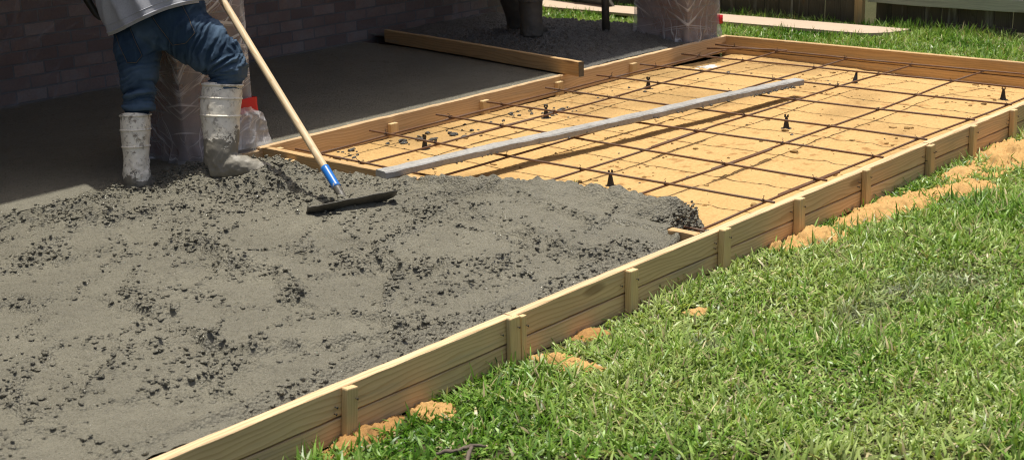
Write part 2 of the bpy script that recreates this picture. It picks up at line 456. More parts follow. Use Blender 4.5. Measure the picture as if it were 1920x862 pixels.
def mat_denim():
    s = NT('dark_denim'); p = s.geo()
    n = s.noise(p, 7, 4); n2 = s.noise(p, 480, 2, .8); n3 = s.noise(s.mapping(p, (40, 40, 8)), 1.0, 4, .6)
    fd = s.n('ShaderNodeVertexColor', layer_name='Col').outputs[0]
    c = s.mix(s.ramp(n, [(.3, (0, 0, 0)), (.7, (1, 1, 1))]), (.009, .023, .048), (.021, .049, .088))
    c = s.mix(s.ramp(fd, [(.45, (0, 0, 0)), (1, (1, 1, 1))]), c, (.085, .135, .20))  # paler on fold ridges: painted fold shading together with random fading
    c = s.mix(s.math('MULTIPLY', s.ramp(n3, [(.5, (0, 0, 0)), (.75, (1, 1, 1))]), .45), c, (.05, .09, .13))
    c = s.mix(s.math('MULTIPLY', n2, .35), c, (.05, .08, .12))
    s.bump(s.math('ADD', n2, s.math('MULTIPLY', n3, 1.2)), .5, .003)
    return s.fin(c, .85, .2)
M['denim'] = mat_denim()
M['thread'] = simple('gold_thread', (.16, .11, .055), .8)
def mat_shirt():
    s = NT('grey_heather_jersey'); p = s.geo()
    n = s.noise(p, 130, 4, .75); n1 = s.noise(p, 5, 3)
    c = s.mix(n, (.31, .315, .335), (.55, .555, .58)); c = s.mix(s.math('MULTIPLY', n1, .25), c, (.14, .14, .155))
    s.bump(n, .25, .003)
    return s.fin(c, .9, .15)
M['shirt'] = mat_shirt()

# ------------------------------------------------------------------ layout numbers (metres)
W = 2.66          # clear width between the long side forms
XL = 4.40         # cross form
XE = 8.63         # end form
ZB = -.036        # centre of the upper (cross) bars

# ------------------------------------------------------------------ ground, lawn soil
gm = np_mesh('ground', [(-60, -60, -.19), (80, -60, -.19), (80, 80, -.19), (-60, 80, -.19)], [[0, 1, 2, 3]], smooth=False)
struct(link('ground', gm, M['soil']))

# lawn soil relief near the camera
def lawn_h(x, y):
    return -.163 + .014*fbm(x*1.1, y*1.1, oct=3, seed=31) + .03*sstep(8.9, 9.6, x)*0 - .03*sstep(10.0, 10.5, x)
xs = np.linspace(1.0, 10.9, 220); ys = np.linspace(-3.4, 6.2, 210)
X, Y = np.meshgrid(xs, ys, indexing='ij')
Z = lawn_h(X, Y) + .006*fbm(X*18, Y*18, seed=4)
inside = (Y > -.03) & (X < XE+.03) & (Y < 6.5)
Z = np.where(inside, -.187, Z)
struct(link('lawn', np_mesh('lawn', np.stack([X, Y, Z], -1).reshape(-1, 3), grid_faces(*X.shape)), M['soil']))

def lumps(cx, cy, cz, r, seed):
    """many small clods as one vertex/face set"""
    bm = bmesh.new(); bmesh.ops.create_icosphere(bm, subdivisions=2, radius=1.0)
    v0 = np.array([v.co[:] for v in bm.verts]); f0 = np.array([[v.index for v in f.verts] for f in bm.faces]); bm.free()
    rg = np.random.default_rng(seed); n = len(cx)
    sc = np.stack([r*rg.uniform(.7, 1.6, n), r*rg.uniform(.7, 1.3, n), r*rg.uniform(.45, .85, n)], -1)
    V = v0[None]*sc[:, None, :]
    a = rg.uniform(0, 2*PI, n); ca, sa = np.cos(a)[:, None], np.sin(a)[:, None]
    V = np.stack([V[..., 0]*ca-V[..., 1]*sa, V[..., 0]*sa+V[..., 1]*ca, V[..., 2]], -1)
    off = rg.uniform(0, 50, (n, 1))
    d = 1+.40*vnoise(v0[None, :, 0]*1.6+off, v0[None, :, 1]*1.6+off*1.3, v0[None, :, 2]*1.6, seed=seed)+.30*vnoise(v0[None, :, 0]*3.9+off, v0[None, :, 1]*3.9+off, v0[None, :, 2]*3.9, seed=seed+1)
    V = V*d[..., None]+np.stack([cx, cy, cz], -1)[:, None, :]
    F = (f0[None]+(np.arange(n)*len(v0))[:, None, None]).reshape(-1, 3)
    return V.reshape(-1, 3), F

# ------------------------------------------------------------------ sand bed
def sand_h(x, y):
    wx = x+.05*fbm(x*3, y*3, seed=1); wy = y+.05*fbm(x*3, y*3, seed=2)
    h = -.101 + .009*fbm(wx*1.5, wy*1.5, oct=3, seed=3) + 0.0010*fbm(wx*9, wy*9, oct=3, seed=5)
    h = h - .056*sstep(7.7, 8.6, x)*(.45+.55*sstep(2.5, .8, y)) - .018*sstep(2.58, 2.645, y) + .02*sstep(.22, .02, y)*(.6+.6*fbm(x*2.2, y*2, seed=14))
    # rake ruts and low ridges along the bed
    for k, (yy, amp) in enumerate(((.40, .010), (.62, .013), (1.12, .008), (1.62, .009), (2.2, .006))):
        yc = yy+.05*fbm(x*.9, x*0+k*3.3, seed=40+k)
        amp = amp*.6; h = h + amp*np.exp(-((y-yc)/.030)**2)*sstep(-.3, .35, fbm(x*1.3+k, x*0+k, seed=60+k))*(0.7+.6*vnoise(x*22, y*22, seed=8)) - amp*.5*np.exp(-((y-yc+.07)/.04)**2)
    
    f1, f2, r1, _, _ = worley(x*34, y*34, seed=5)
    m = sstep(.05, .45, fbm(x*2.6, y*2.6, seed=21))+.9*sstep(.2, .0, y)+.6*sstep(2.4, 2.62, y)
    h = h + .0018*m*np.where(r1 < .26, np.sqrt(np.clip(1-(f1/.5)**2, 0, 1)), 0)
    f1, f2, r1, _, _ = worley(x*75, y*75, seed=15)
    h = h + .0022*np.where(r1 < .10+.30*m, np.sqrt(np.clip(1-(f1/.5)**2, 0, 1)), 0)
    return h + .0016*fbm(x*60, y*60, oct=2, seed=9)
xs = np.arange(XL+.02, XE, .0095); ys = np.arange(0.0, W+.001, .0095)
X, Y = np.meshgrid(xs, ys, indexing='ij'); Z = sand_h(X, Y)
c = np.ones(X.shape+(3,))
damp = sstep(.0, .5, fbm(X*1.3, Y*1.6, oct=4, seed=12))*.24 + .10*sstep(2.3, 2.6, Y)
c *= (1-damp)[..., None]
spk = sstep(.25, .6, fbm(X*20, Y*20, oct=3, seed=23))*sstep(-.1, .3, fbm(X*1.4, Y*2.2, seed=24)); c *= (1-spk[..., None]*np.array([.32, .4, .45]))

gp = np.exp(-(((X-8.05)/.16)**2+((Y-2.42)/.08)**2)*1.2) + .5*fbm(X*30, Y*30, seed=6)
c[gp > .72] = np.array([1.15, 1.9, 4.6])
n = 1500; kx = RNG.uniform(XL+.06, XE-.03, n); ky = RNG.uniform(.03, W-.04, n)
pk = sstep(.0, .5, fbm(kx*2.2, ky*2.6, oct=3, seed=26))+.12+.8*sstep(.25, .03, ky)
for yy in (.40, .62, 1.12, 1.62, 2.2): pk += .5*np.exp(-((ky-yy)/.05)**2)
ok = RNG.uniform(0, 1, n) < pk*.55; kx, ky = kx[ok], ky[ok]; kr = np.exp(RNG.normal(math.log(.0052), .5, len(kx))).clip(.0022, .016)
KV, KF = lumps(kx, ky, sand_h(kx, ky)+kr*.15, kr, 27)
SG = np.stack([X, Y, Z], -1).reshape(-1, 3); SF = grid_faces(*X.shape); SF = np.concatenate([SF[:, [0, 1, 2]], SF[:, [0, 2, 3]], KF+len(SG)])
kc = np.repeat(RNG.uniform(.35, 1.0, len(kx)), len(KV)//len(kx))[:, None]*np.ones((1, 3))
sand = link('sand', np_mesh('sand', np.concatenate([SG, KV]), SF, col=np.concatenate([c.reshape(-1, 3), kc])), M['sand'])
struct(sand)

# ------------------------------------------------------------------ concrete surfaces
# front of the pour: how far the fresh concrete reaches in x for a given y
def toe_x(y):
    t = np.interp(y, [0, .05, .12, .2, .5, .8, 1.0, 1.2, 1.4, 1.6, 2.7], [4.36, 4.37, 4.66, 4.72, 4.71, 4.66, 4.58, 4.50, 4.40, 4.37, 4.37])
    return t

RIDGES = [  # rake marks left in the pour: polyline (x, y), height, width
    ([(4.34, 1.25), (4.39, 1.08), (4.38, 0.89)], .014, .045),
    ([(4.04, 1.13), (4.08, 0.95), (4.07, 0.76), (4.02, 0.54), (3.94, 0.32), (3.94, 0.17), (4.04, 0.12), (4.18, 0.06)], .024, .045),
    ([(4.58, 0.61), (4.54, 0.38), (4.56, 0.25), (4.53, 0.13)], .018, .06),
    ([(3.62, 0.03), (3.85, 0.05), (4.05, 0.07)], .012, .05),
    ([(3.05, 1.22), (3.08, 1.10), (3.08, 0.93), (2.99, 0.71)], .020, .032),
    ([(3.57, 1.06), (3.57, 0.91), (3.55, 0.76), (3.58, 0.53), (3.61, 0.32)], .017, .032),
    ([(3.38, 0.85), (3.45, 0.71), (3.49, 0.54)], .012, .024),
    ([(2.55, 1.15), (2.55, 1.07), (2.57, 1.01)], .016, .03),
    ([(3.75, 2.64), (3.75, 2.27), (3.70, 2.01), (3.88, 2.00)], .010, .09),
    ([(2.51, 0.65), (2.58, 0.47), (2.72, 0.37), (2.89, 0.29), (3.04, 0.20)], .020, .022),
    ([(2.39, 0.73), (2.25, 0.68), (2.14, 0.64), (1.91, 0.51), (1.67, 0.39)], .020, .024),
    ([(2.78, 1.40), (2.61, 1.13), (2.52, 0.88), (2.50, 0.65)], .012, .03),
    ([(2.30, 0.06), (2.50, 0.10), (2.66, 0.12)], .012, .02),
    ([(2.63, 1.95), (2.82, 2.04), (3.05, 2.13), (3.25, 2.12)], .014, .04),
    ([(2.81, 2.45), (3.03, 2.43), (3.31, 2.49), (3.48, 2.50)], .016, .035),
    ([(3.21, 1.76), (3.12, 1.39), (3.05, 1.22)], .012, .04),
    ([(3.30, 0.34), (3.45, 0.28), (3.50, 0.17)], .010, .03),
    ([(4.23, 1.84), (4.22, 1.59), (4.29, 1.38)], .016, .055),
    ([(3.32, 1.11), (3.39, 0.95), (3.34, 0.74)], .010, .03),
]
def seg_dist(x, y, pl):
    d = np.full(x.shape, 9.0); side = np.zeros(x.shape)
    for (ax, ay), (bx, by) in zip(pl[:-1], pl[1:]):
        ux, uy = bx-ax, by-ay; L2 = ux*ux+uy*uy
        t = np.clip(((x-ax)*ux+(y-ay)*uy)/L2, 0, 1)
        px, py = x-ax-t*ux, y-ay-t*uy; dd = np.hypot(px, py)
        m = dd < d; side = np.where(m, np.sign(ux*(y-ay)-uy*(x-ax)), side); d = np.where(m, dd, d)
    return d, side

def conc_rough(x, y):
    m = .20+.42*sstep(-.02, .40, fbm(x*2.6, y*2.6, oct=4, seed=101))
    m = m + .9*sstep(.22, .04, toe_x(y)-x)+.55*np.exp(-(((x-4.02)/.30)**2+((y-2.15)/.30)**2))+.25*sstep(.12, .02, y)
    m = m + .35*np.exp(-(((x-3.55)/.28)**2+((y-2.45)/.14)**2)) + .3*sstep(2.1, 2.5, y)
    return np.clip(m, 0, 1.25)

def curdle(ax, ay, m):
    """clumpy surface of stiff fresh concrete: clods pressed together with dark crevices between"""
    h = 0
    mm = np.clip(m, 0, 1.2)
    for sc, amp, sd in ((19, .013, 1), (34, .016, 2), (58, .0115, 3), (88, .006, 4)):
        f1, f2, r1, cx, cy = worley(ax*sc, ay*sc*1.12, seed=140+sd)
        rh = _hash(np.floor(r1*99991), r1*0, r1*0, sd)
        edge = sstep(0, .28, f2-f1)
        lev = sstep(.75, .25, rh-mm*.75+.2)             # how many clods stand up here
        h = h + amp*(mm+(.14 if sc > 50 else 0))*(lev if sc < 50 else np.maximum(lev, .5))*(np.sqrt(np.clip(1-(f1/.8)**2, 0, 1))*(.4+.8*rh)*(.35+.65*edge)-.25)
    for fr, amp, th, sd in ((7, .010, .86, 150), (15, .008, .82, 154), (30, .0055, .78, 157)):
        rd = 1-np.abs(fbm(ax*fr, ay*fr*1.5, oct=2, seed=sd))
        h = h - amp*(.28+.7*mm)*sstep(th, .99, rd)*sstep(0.02, .45, vnoise(ax*fr*.8, ay*fr*.8, seed=sd+1))
    pit = vnoise(ax*44, ay*60, seed=153); h = h - .0065*(.35+.7*mm)*sstep(.35, .8, pit)
    pit = vnoise(ax*90, ay*110, seed=159); h = h - .004*(.4+.65*mm)*sstep(.3, .8, pit)
    return h + 0.0045*(.5+mm)*fbm(ax*60, ay*60, oct=3, seed=152) + .005*fbm(ax*13, ay*13, oct=2, seed=158)

def conc_h(x, y, lump=True):
    wx = x+.07*fbm(x*4, y*4, oct=3, seed=111)+.012*fbm(x*26, y*26, seed=112); wy = y+.07*fbm(x*4, y*4, oct=3, seed=113)+.012*fbm(x*26, y*26, seed=114)
    h = -.016 + .016*fbm(x*.95, y*.95, oct=2, seed=115)
    f1, f2, r1, cx, cy = worley(wx*2.3, wy*2.3, seed=116)
    g = 2*PI*r1; h = h + (.034*((wx*2.3-cx)*np.cos(g*3)+(wy*2.3-cy)*np.sin(g*3)) + .010*(r1-.5))*sstep(0, .22, f2-f1); m0 = sstep(.16, .02, f2-f1)*.6
    h = h + .045*np.exp(-(((x-4.35)/.35)**2+((y-.75)/.55)**2)) + .05*np.exp(-(((x-4.0)/.30)**2+((y-2.2)/.28)**2))
    h = h - .078*sstep(1.40, 2.3, y)*sstep(4.05, 4.36, x) - .06*np.exp(-(((x-4.30)/.12)**2+((y-.03)/.10)**2))
    h = h - .075*np.exp(-(((x-3.86)/.11)**2+((y-2.22)/.09)**2)) - .05*np.exp(-(((x-3.58)/.07)**2+((y-2.57)/.06)**2))
    h = h - .012*sstep(2.45, 2.66, y)*sstep(3.8, 3.2, x)
    # smooth drag left behind the rake, low berm in front of it
    h = h - .012*np.exp(-(((x-3.72)/.16)**2+((y-1.18)/.14)**2)) + .035*np.exp(-(((x-3.98)/.16)**2+((y-1.52)/.14)**2))
    m = conc_rough(x, y)+m0
    for k, (pl, a, w) in enumerate(RIDGES):
        d, sd = seg_dist(wx, wy, pl)
        h = h + 1.15*a*np.exp(-(d/w)**2)*(.6+.9*vnoise(x*18, y*18, seed=120+k)) + a*.6*np.sign(sd)*(1-np.exp(-(d/(w*.9))**2))*np.exp(-(d/(w*5))**2)
        m = m + .68*np.exp(-(d/(w*1.6))**2)*np.clip(.75+.8*fbm(x*9, y*9, oct=2, seed=125+k), .1, 1.2)
    if lump:
        ax = x+.016*fbm(x*22, y*22, oct=3, seed=130); ay = y+.016*fbm(x*22, y*22, oct=3, seed=131)
        h = h + curdle(ax, ay, m)
    h = np.maximum(h, -.032+.05*sstep(.02, .10, y)-1.0*(x > 4.12)-1.0*(y > .10))
    return h, np.clip(m, 0, 1.25)

xs = np.arange(1.2, 4.78, .0050); ys = np.arange(-.0005, 2.67, .0050)
X, Y = np.meshgrid(xs, ys, indexing='ij')
Z, m = conc_h(X, Y)
for _ in range(4):
    Q = np.pad(Z, 1, mode='edge'); Z = (Q[:-2, 1:-1]+2*Q[1:-1, 1:-1]+Q[2:, 1:-1])/4
    Q = np.pad(Z, 1, mode='edge'); Z = (Q[1:-1, :-2]+2*Q[1:-1, 1:-1]+Q[1:-1, 2:])/4
t = toe_x(Y) + .035*fbm(X*0+Y*7, Y*0+3.3, oct=2, seed=160)+.022*fbm(X*11, Y*11, oct=2, seed=161)
over = X-t
e = sstep(-.085, .02, over)**1.6; e = np.maximum(e, sstep(.26, .11, Y)*(X > XL+.015))
low = np.where(X > XL, sand_h(X, Y)-.035, -.12); Z = Z+.028*np.exp(-((over+.11)/.10)**2)*sstep(4.15, 4.35, X)
Z = Z*(1-e)+low*e + .012*m*e*(1-e)*4*fbm(X*25, Y*25, seed=162)
keepV = (over < .05) & ((X < XL-.024) | (Z > -.0025) | (X > XL+.024))
Zc = np.where((np.abs(X-XL) < .026) & (Z < .004) & (Y < 1.35) & (Y > .13), .005, Z)
Z = Zc
keepV = (over < .05) & ((X < XL-.02) | (X > XL+.02) | (Z > .002))
keepV &= ~((X > XL-.021) & ((Y > 1.4) | (Y < .11)))
F = grid_faces(*X.shape); kf = keepV.ravel()[F].all(1); F = F[kf]
V = np.stack([X, Y, Z], -1).reshape(-1, 3)
used = np.unique(F); idx = np.full(len(V), -1); idx[used] = np.arange(len(used))
V = V[used]; F = idx[F]
n = 60000
lx = RNG.uniform(1.5, 4.66, n); ly = RNG.uniform(.015, 2.6, n)
lh, lm = conc_h(lx, ly)
ok = (RNG.uniform(0, 1, n) < np.clip(lm-.15, 0, 1.1)**1.4*.55+.004) & (lx < toe_x(ly)-.05) & ~((lx > XL-.035) & ((ly > 1.35) | (ly < .13)))
lx, ly, lh, lm = lx[ok], ly[ok], lh[ok], lm[ok]
lr = np.exp(RNG.normal(math.log(.0056), .36, len(lx))).clip(.0026, .0088)
lz = lh-lr*.12
# clods slumping down the open end of the pour
k = 420; ex = RNG.uniform(XL+.05, 4.71, k); ey = RNG.uniform(.125, .25, k); er = np.exp(RNG.normal(math.log(.0085), .35, k)).clip(.004, .016)
ez = .012-.10*sstep(.26, .11, ey)+RNG.normal(0, .004, k)-.06*sstep(4.64, 4.73, ex)
k2 = 700; fy = RNG.uniform(.2, 1.25, k2); fx = toe_x(fy)-np.abs(RNG.normal(0, .04, k2)); fr = np.exp(RNG.normal(math.log(.0075), .35, k2)).clip(.004, .014)
fo = fx-toe_x(fy); fz = .012-.11*sstep(-.085, .02, fo)**1.6
lx = np.concatenate([lx, ex, fx]); ly = np.concatenate([ly, ey, fy]); lz = np.concatenate([lz, ez, fz]); lr = np.concatenate([lr, er, fr])
LV, LF = lumps(lx, ly, lz, lr, 5)
F3 = np.concatenate([F[:, [0, 1, 2]], F[:, [0, 2, 3]]])
conc = link('wet_concrete', np_mesh('wet_concrete', np.concatenate([V, LV]), np.concatenate([F3, LF+len(V)])), M['concrete'])
struct(conc, 'rough wet grey concrete being raked inside the front form')

# floated slab under the porch
xs = np.arange(.6, 7.08, .016); ys = np.arange(W-.03, 4.86, .016)
X, Y = np.meshgrid(xs, ys, indexing='ij')
Z = -.004+.004*fbm(X*1.2, Y*1.2, seed=170)+.0016*fbm(X*12, Y*12, seed=171)-.007*sstep(.62, .85, vnoise(X*30, Y*30, seed=172))*sstep(.0, .35, fbm(X*2.1, Y*2.1, seed=173))
Z -= .012*sstep(3.8, 3.6, X)*sstep(2.80, 2.66, Y)
struct(link('patio_slab', np_mesh('patio_slab', np.stack([X, Y, Z], -1).reshape(-1, 3), (lambda F: F[((Y > W+.005) | (X < 3.70)).ravel()[F].all(1)])(grid_faces(*X.shape))), M['slab']))

# rough far pour
xs = np.arange(6.84, 8.74, .010); ys = np.arange(W+.036, 5.4, .010)
X, Y = np.meshgrid(xs, ys, indexing='ij')
def far_h(X, Y):
    m = sstep(4.6, 4.0, Y)*sstep(2.7, 2.95, Y)*.9+.1
    h = .004+.03*sstep(2.75, 3.2, Y)*(1+.7*fbm(X*2, Y*2, seed=181))
    h = h + 1.0*curdle(X+.014*fbm(X*22, Y*22, oct=3, seed=184), Y+.014*fbm(X*22, Y*22, oct=3, seed=185), m)
    return h+.006*m*fbm(X*40, Y*40, seed=189)
Z = far_h(X, Y)
xd = 6.80+(Y-2.53)*.155
dg = sstep(8.5, 8.72, X+.05*fbm(X*8, Y*8, seed=190)); Z = Z*(1-dg)-.2*dg
F = grid_faces(*X.shape); kf = ((X-xd) > .0).ravel()[F].all(1)
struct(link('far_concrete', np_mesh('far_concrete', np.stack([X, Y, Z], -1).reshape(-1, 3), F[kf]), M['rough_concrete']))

# crumbs of concrete fallen on the sand
n = 110
t = RNG.uniform(0, 1, n); cx = 4.55+2.7*t**1.6; cy = 2.50-np.abs(RNG.normal(0, .22, n)); s_ = RNG.integers(0, 4, n)
cl = np.array([(4.78, 2.50), (5.25, 2.42), (6.28, 2.28), (6.15, 2.42)])
k = RNG.uniform(0, 1, n) < .5; cx[k] = cl[s_[k], 0]+RNG.normal(0, .09, k.sum()); cy[k] = cl[s_[k], 1]+RNG.normal(0, .035, k.sum())
ex = RNG.uniform(4.8, 8.3, 40); ey = RNG.uniform(.2, 2.4, 40)
cx = np.clip(np.concatenate([cx, ex]), 4.5, 8.5); cy = np.clip(np.concatenate([cy, ey]), .08, 2.6)
cr = np.exp(RNG.normal(math.log(.0075), .45, len(cx))).clip(.003, .018); cr[-40:] *= .6
LV, LF = lumps(cx, cy, sand_h(cx, cy)+cr*.3, cr, 9)
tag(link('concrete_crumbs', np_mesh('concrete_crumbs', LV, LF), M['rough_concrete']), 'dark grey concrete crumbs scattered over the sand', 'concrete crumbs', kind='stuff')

# ------------------------------------------------------------------ timber forms
def board(parent, x0, y0, x1, y1, ztop, h, t, mat, name='board', seed=0, rough=.0, zdrop=0.0):
    L = math.hypot(x1-x0, y1-y0); a = math.atan2(y1-y0, x1-x0)
    me = board_mesh(name, L, t, h, seed=seed, warp=.0009, top_rough=rough)
    o = link(name, me, mat, parent, (x0, y0, ztop-h/2), (0, math.atan2(zdrop, L), a))
    return o

def stake(parent, x, y, ztop, w, t, L, mat, lean=(0, 0), name='stake', rz=0):
    """pointed stake: local X runs down from the top"""
    bm = bmesh.new(); e = .002
    prof = [(-w/2+e, -t/2), (w/2-e, -t/2), (w/2, -t/2+e), (w/2, t/2-e), (w/2-e, t/2), (-w/2+e, t/2), (-w/2, t/2-e), (-w/2, -t/2+e)]
    rings = []
    for d, s in ((0, .94), (.004, 1), (L*.5, 1), (L*.8, 1), (L, .15)):
        rings.append([bm.verts.new((d, py*s, pz*s)) for py, pz in prof])
    for a, b in zip(rings[:-1], rings[1:]):
        for k in range(8): bm.faces.new((a[k], a[(k+1) % 8], b[(k+1) % 8], b[k]))
    bm.faces.new(rings[0]); bm.faces.new(rings[-1][::-1]); bmesh.ops.recalc_face_normals(bm, faces=bm.faces)
    me = bpy.data.meshes.new(name); bm.to_mesh(me); bm.free()
    # local x -> down, local y -> along the form, local z -> out of the form
    Mx = Matrix(((0, 1, 0), (0, 0, 1), (-1, 0, 0)))
    Mx = Matrix(((0, 1, 0), (0, 0, -1), (-1, 0, 0)))
    q = (Matrix.Rotation(rz, 3, 'Z') @ Matrix.Rotation(lean[0], 3, 'Y') @ Matrix.Rotation(lean[1], 3, 'X') @ Mx).to_euler()
    return link(name, me, mat, parent, (x, y, ztop), q)

def nail(parent, x, y, z):
    V, F = join([tube([(x, y+.012, z), (x, y-.010, z)], .0016, 6), tube([(x, y-.010, z), (x+.001, y-.012, z)], .0042, 8)])
    return link('nail', np_mesh('nail', V-np.array([x, y, z]), F), M['nail'], parent, (x, y, z))

T = .038
front = thing('timber_form', 'long two-board pine form with stakes beside the lawn', 'formwork', (4.5, -.02, -.16), 'timber forms around the pour')
yc = -T/2
for a, b, sd in ((.6, 3.262, 1), (3.266, 6.30, 2), (6.304, 8.665, 3)):
    board(front, a, yc, b, yc, 0.0, .089, T, M['form'], seed=sd, rough=.0012)
for a, b, sd in ((.6, 3.295, 4), (3.299, 6.31, 5), (6.314, 8.665, 6)):
    board(front, a, yc+.001, b, yc+.001, -.0945, .075, T, M['form'], seed=sd+10)
for i, (x, zt, w, t, lean) in enumerate(((2.53, -.004, .044, .026, .10), (3.255, .002, .050, .022, .03), (3.30, -.006, .026, .020, .03), (3.90, -.004, .047, .028, .05), (4.505, .006, .050, .030, .035),
                        (5.07, .003, .046, .030, .015), (5.655, .006, .042, .026, -.005), (6.285, -.004, .036, .028, -.02), (6.324, -.008, .024, .018, -.02), (6.775, .004, .046, .026, 0), (7.27, .0, .045, .026, .01), (7.9, .003, .045, .026, .02), (8.4, .0, .045, .026, .0))):
    st = stake(front, x, -T-t/2-.002, zt, w, t, .42, M['stake'], (lean, random.uniform(-.01, .01)))
    nail(front, x+.008, -T-t, zt-.035); nail(front, x-.05, -T, zt-.05)
    if i % 2 == 0: nail(front, x-.055, -T, zt-.07)

back = thing('timber_form', 'pine form board between the sand bed and the shaded porch slab', 'formwork', (6.0, W+.018, -.12), 'timber forms around the pour')
for a, b, sd in ((3.70, 4.36, 21), (4.364, 6.76, 22), (6.764, 8.665, 23)):
    board(back, a, W+T/2-.004, b, W+T/2-.004, 0.0 if a > 4 else -.012, .118, T, M['form'], seed=sd, rough=.0025)
for x, zt in ((5.285, -.036), (6.035, -.034), (6.725, -.032), (7.50, -.030), (4.47, -.02)):
    stake(back, x, W-.019, zt, .056, .030, .3, M['stake'], (random.uniform(-.03, .03), 0))
endf = thing('timber_form', 'brown two-board form closing the far end before the grass', 'formwork', (XE, 1.3, -.16), 'timber forms around the pour')
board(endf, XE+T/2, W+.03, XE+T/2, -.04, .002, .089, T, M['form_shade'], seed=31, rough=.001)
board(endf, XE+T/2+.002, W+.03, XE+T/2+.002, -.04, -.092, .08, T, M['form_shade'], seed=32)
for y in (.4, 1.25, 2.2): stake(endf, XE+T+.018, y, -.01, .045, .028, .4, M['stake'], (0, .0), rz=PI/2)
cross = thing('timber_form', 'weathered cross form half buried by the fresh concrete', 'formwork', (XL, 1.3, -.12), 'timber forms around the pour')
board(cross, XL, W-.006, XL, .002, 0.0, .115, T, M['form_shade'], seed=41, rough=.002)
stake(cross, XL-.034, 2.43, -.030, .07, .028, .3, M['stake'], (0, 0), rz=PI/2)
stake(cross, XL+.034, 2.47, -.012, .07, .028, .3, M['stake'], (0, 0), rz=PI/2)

# loose divider board lying on the porch slab
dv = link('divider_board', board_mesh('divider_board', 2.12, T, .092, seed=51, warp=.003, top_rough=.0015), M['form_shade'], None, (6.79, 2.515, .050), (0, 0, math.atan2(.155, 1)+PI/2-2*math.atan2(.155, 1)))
tag(dv, 'brown plank standing on edge across the shaded slab, end over the form', 'board')
cap = link('caked_end', np_mesh('caked_end', *box_vf(-.004, -.001, -.021, .021, -.047, .047), smooth=False), M['caked'], dv)
cap.location = (0, 0, 0)

# screed board
def screed():
    L = 3.13; me = board_mesh('screed_board', L, .078, .036, bev=.006, seed=61, warp=.003, top_rough=.0025)
    p0 = np.array([4.29, 1.686, .021]); p1 = np.array([7.40, 1.325, -.004])
    d = p1-p0; a = math.atan2(d[1], d[0]); el = -math.atan2(d[2], math.hypot(d[0], d[1]))
    o = link('screed_board', me, M['screed'], None, p0, (0, el, a))
    n = 70; x = RNG.uniform(.1, L-.02, n); x[:30] = L-RNG.uniform(.02, .5, 30)
    V, F = lumps(x, np.full(n, -.040), np.full(n, -.016)+RNG.normal(0, .003, n), RNG.uniform(.003, .008, n), 71)
    dr = link('concrete_drips', np_mesh('concrete_drips', V, F), M['caked'], o); dr.location = (0, 0, 0); dr['kind'] = 'stuff'
    tag(o, 'long grey concrete-coated plank lying across the rebar', 'screed board')
screed()

# ------------------------------------------------------------------ rebar mat
mat_root = thing('rebar_mat', 'rusty rebar grid tied with wire above the sand', 'rebar grid', (6.5, 1.3, -.1))
def bar(P, r=.0061, name='rebar', ribs=True):
    P = np.asarray(P, float)
    d = np.concatenate([[0], np.cumsum(np.linalg.norm(np.diff(P, axis=0), axis=1))])
    n = int(d[-1]/.0045); s = np.linspace(0, d[-1], n)
    Q = np.stack([np.interp(s, d, P[:, i]) for i in range(3)], -1)
    rr = [r*(1.0 if k % 2 else .86) for k in range(n)] if ribs else [r]*n
    V, F = tube(Q, rr, 8)
    c = Q.mean(0)
    return link(name, np_mesh(name, V-c, F), M['rust'], mat_root, c)
CX = [4.55, 5.065, 5.55, 6.04, 6.525, 7.05, 7.53, 8.02, 8.45]
LY = [.115, .635, 1.135, 1.59, 2.10, 2.47]
def zs(x, y, k): return ZB + .006*float(fbm(np.array([x*.8]), np.array([y*.8+k]), seed=200)[0])
cross_x = []
for k, x in enumerate(CX):
    a = random.uniform(-.02, .02); pts = []
    for y in np.linspace(.072, 2.595 if k < 8 else 2.62, 24):
        pts.append((x+a*(y-1.3)+.010*math.sin(y*2.1+k*1.7), y, zs(x, y, 0)))
    bar(pts)
    cross_x.append(lambda y, x=x, a=a, k=k: x+a*(y-1.3)+.010*math.sin(y*2.1+k*1.7))
long_y = []
for k, y in enumerate(LY):
    f = lambda x, y=y, k=k: y+.014*math.sin(x*1.4+k*2.3)+.006*math.sin(x*4+k)
    long_y.append(f)
    br = 5.45+.75*((k*37) % 7)/7
    bar([(x, f(x), zs(x, f(x), 0)-.0118) for x in np.linspace(4.43, br+.28, 24)])
    bar([(x, f(x)+.0125, zs(x, f(x), 0)-.0125) for x in np.linspace(br-.22, 8.5, 24)])
bar([(8.26, 2.57, ZB+.004), (8.36, 2.33, ZB+.010), (8.47, 2.05, ZB+.006)])
# wire ties
def tie_mesh():
    pts = []
    for t in np.linspace(0, 2*PI, 14): pts.append((.0085*math.cos(t), .0085*math.sin(t), .004*math.sin(2*t)))
    pts += [(.009, .004, .008), (.006, .008, .016), (.012, .010, .020), (.015, .004, .017)]
    V, F = tube(pts, .0013, 5); V2, F2 = tube([(-.009, -.006, -.004), (-.006, .0, .007), (.006, .002, .0075), (.009, .008, -.004)], .0015, 5)
    V, F = join([(V, F), (V2, F2)])
    return np_mesh('tie_wire', V, F)
tm = tie_mesh(); tm.materials.append(M['wire']); first = None
for i, fx in enumerate(cross_x):
    for j, fy in enumerate(long_y):
        x = fx(LY[j]); y = fy(x)
        if x < 4.7 and y < 1.3: continue
        if random.random() < .08: continue
        if first is None:
            o = first = bpy.data.objects.new('tie_wire', tm)
        else: o = first.copy()
        COL.objects.link(o)
        o.parent = mat_root; o.location = Vector((x, y, zs(x, y, 0)))-mat_root.location; o.rotation_euler = (random.uniform(-.4, .4), random.uniform(-.4, .4), random.uniform(0, 6.3)); o.scale = (random.uniform(.8, 1.2),)*3

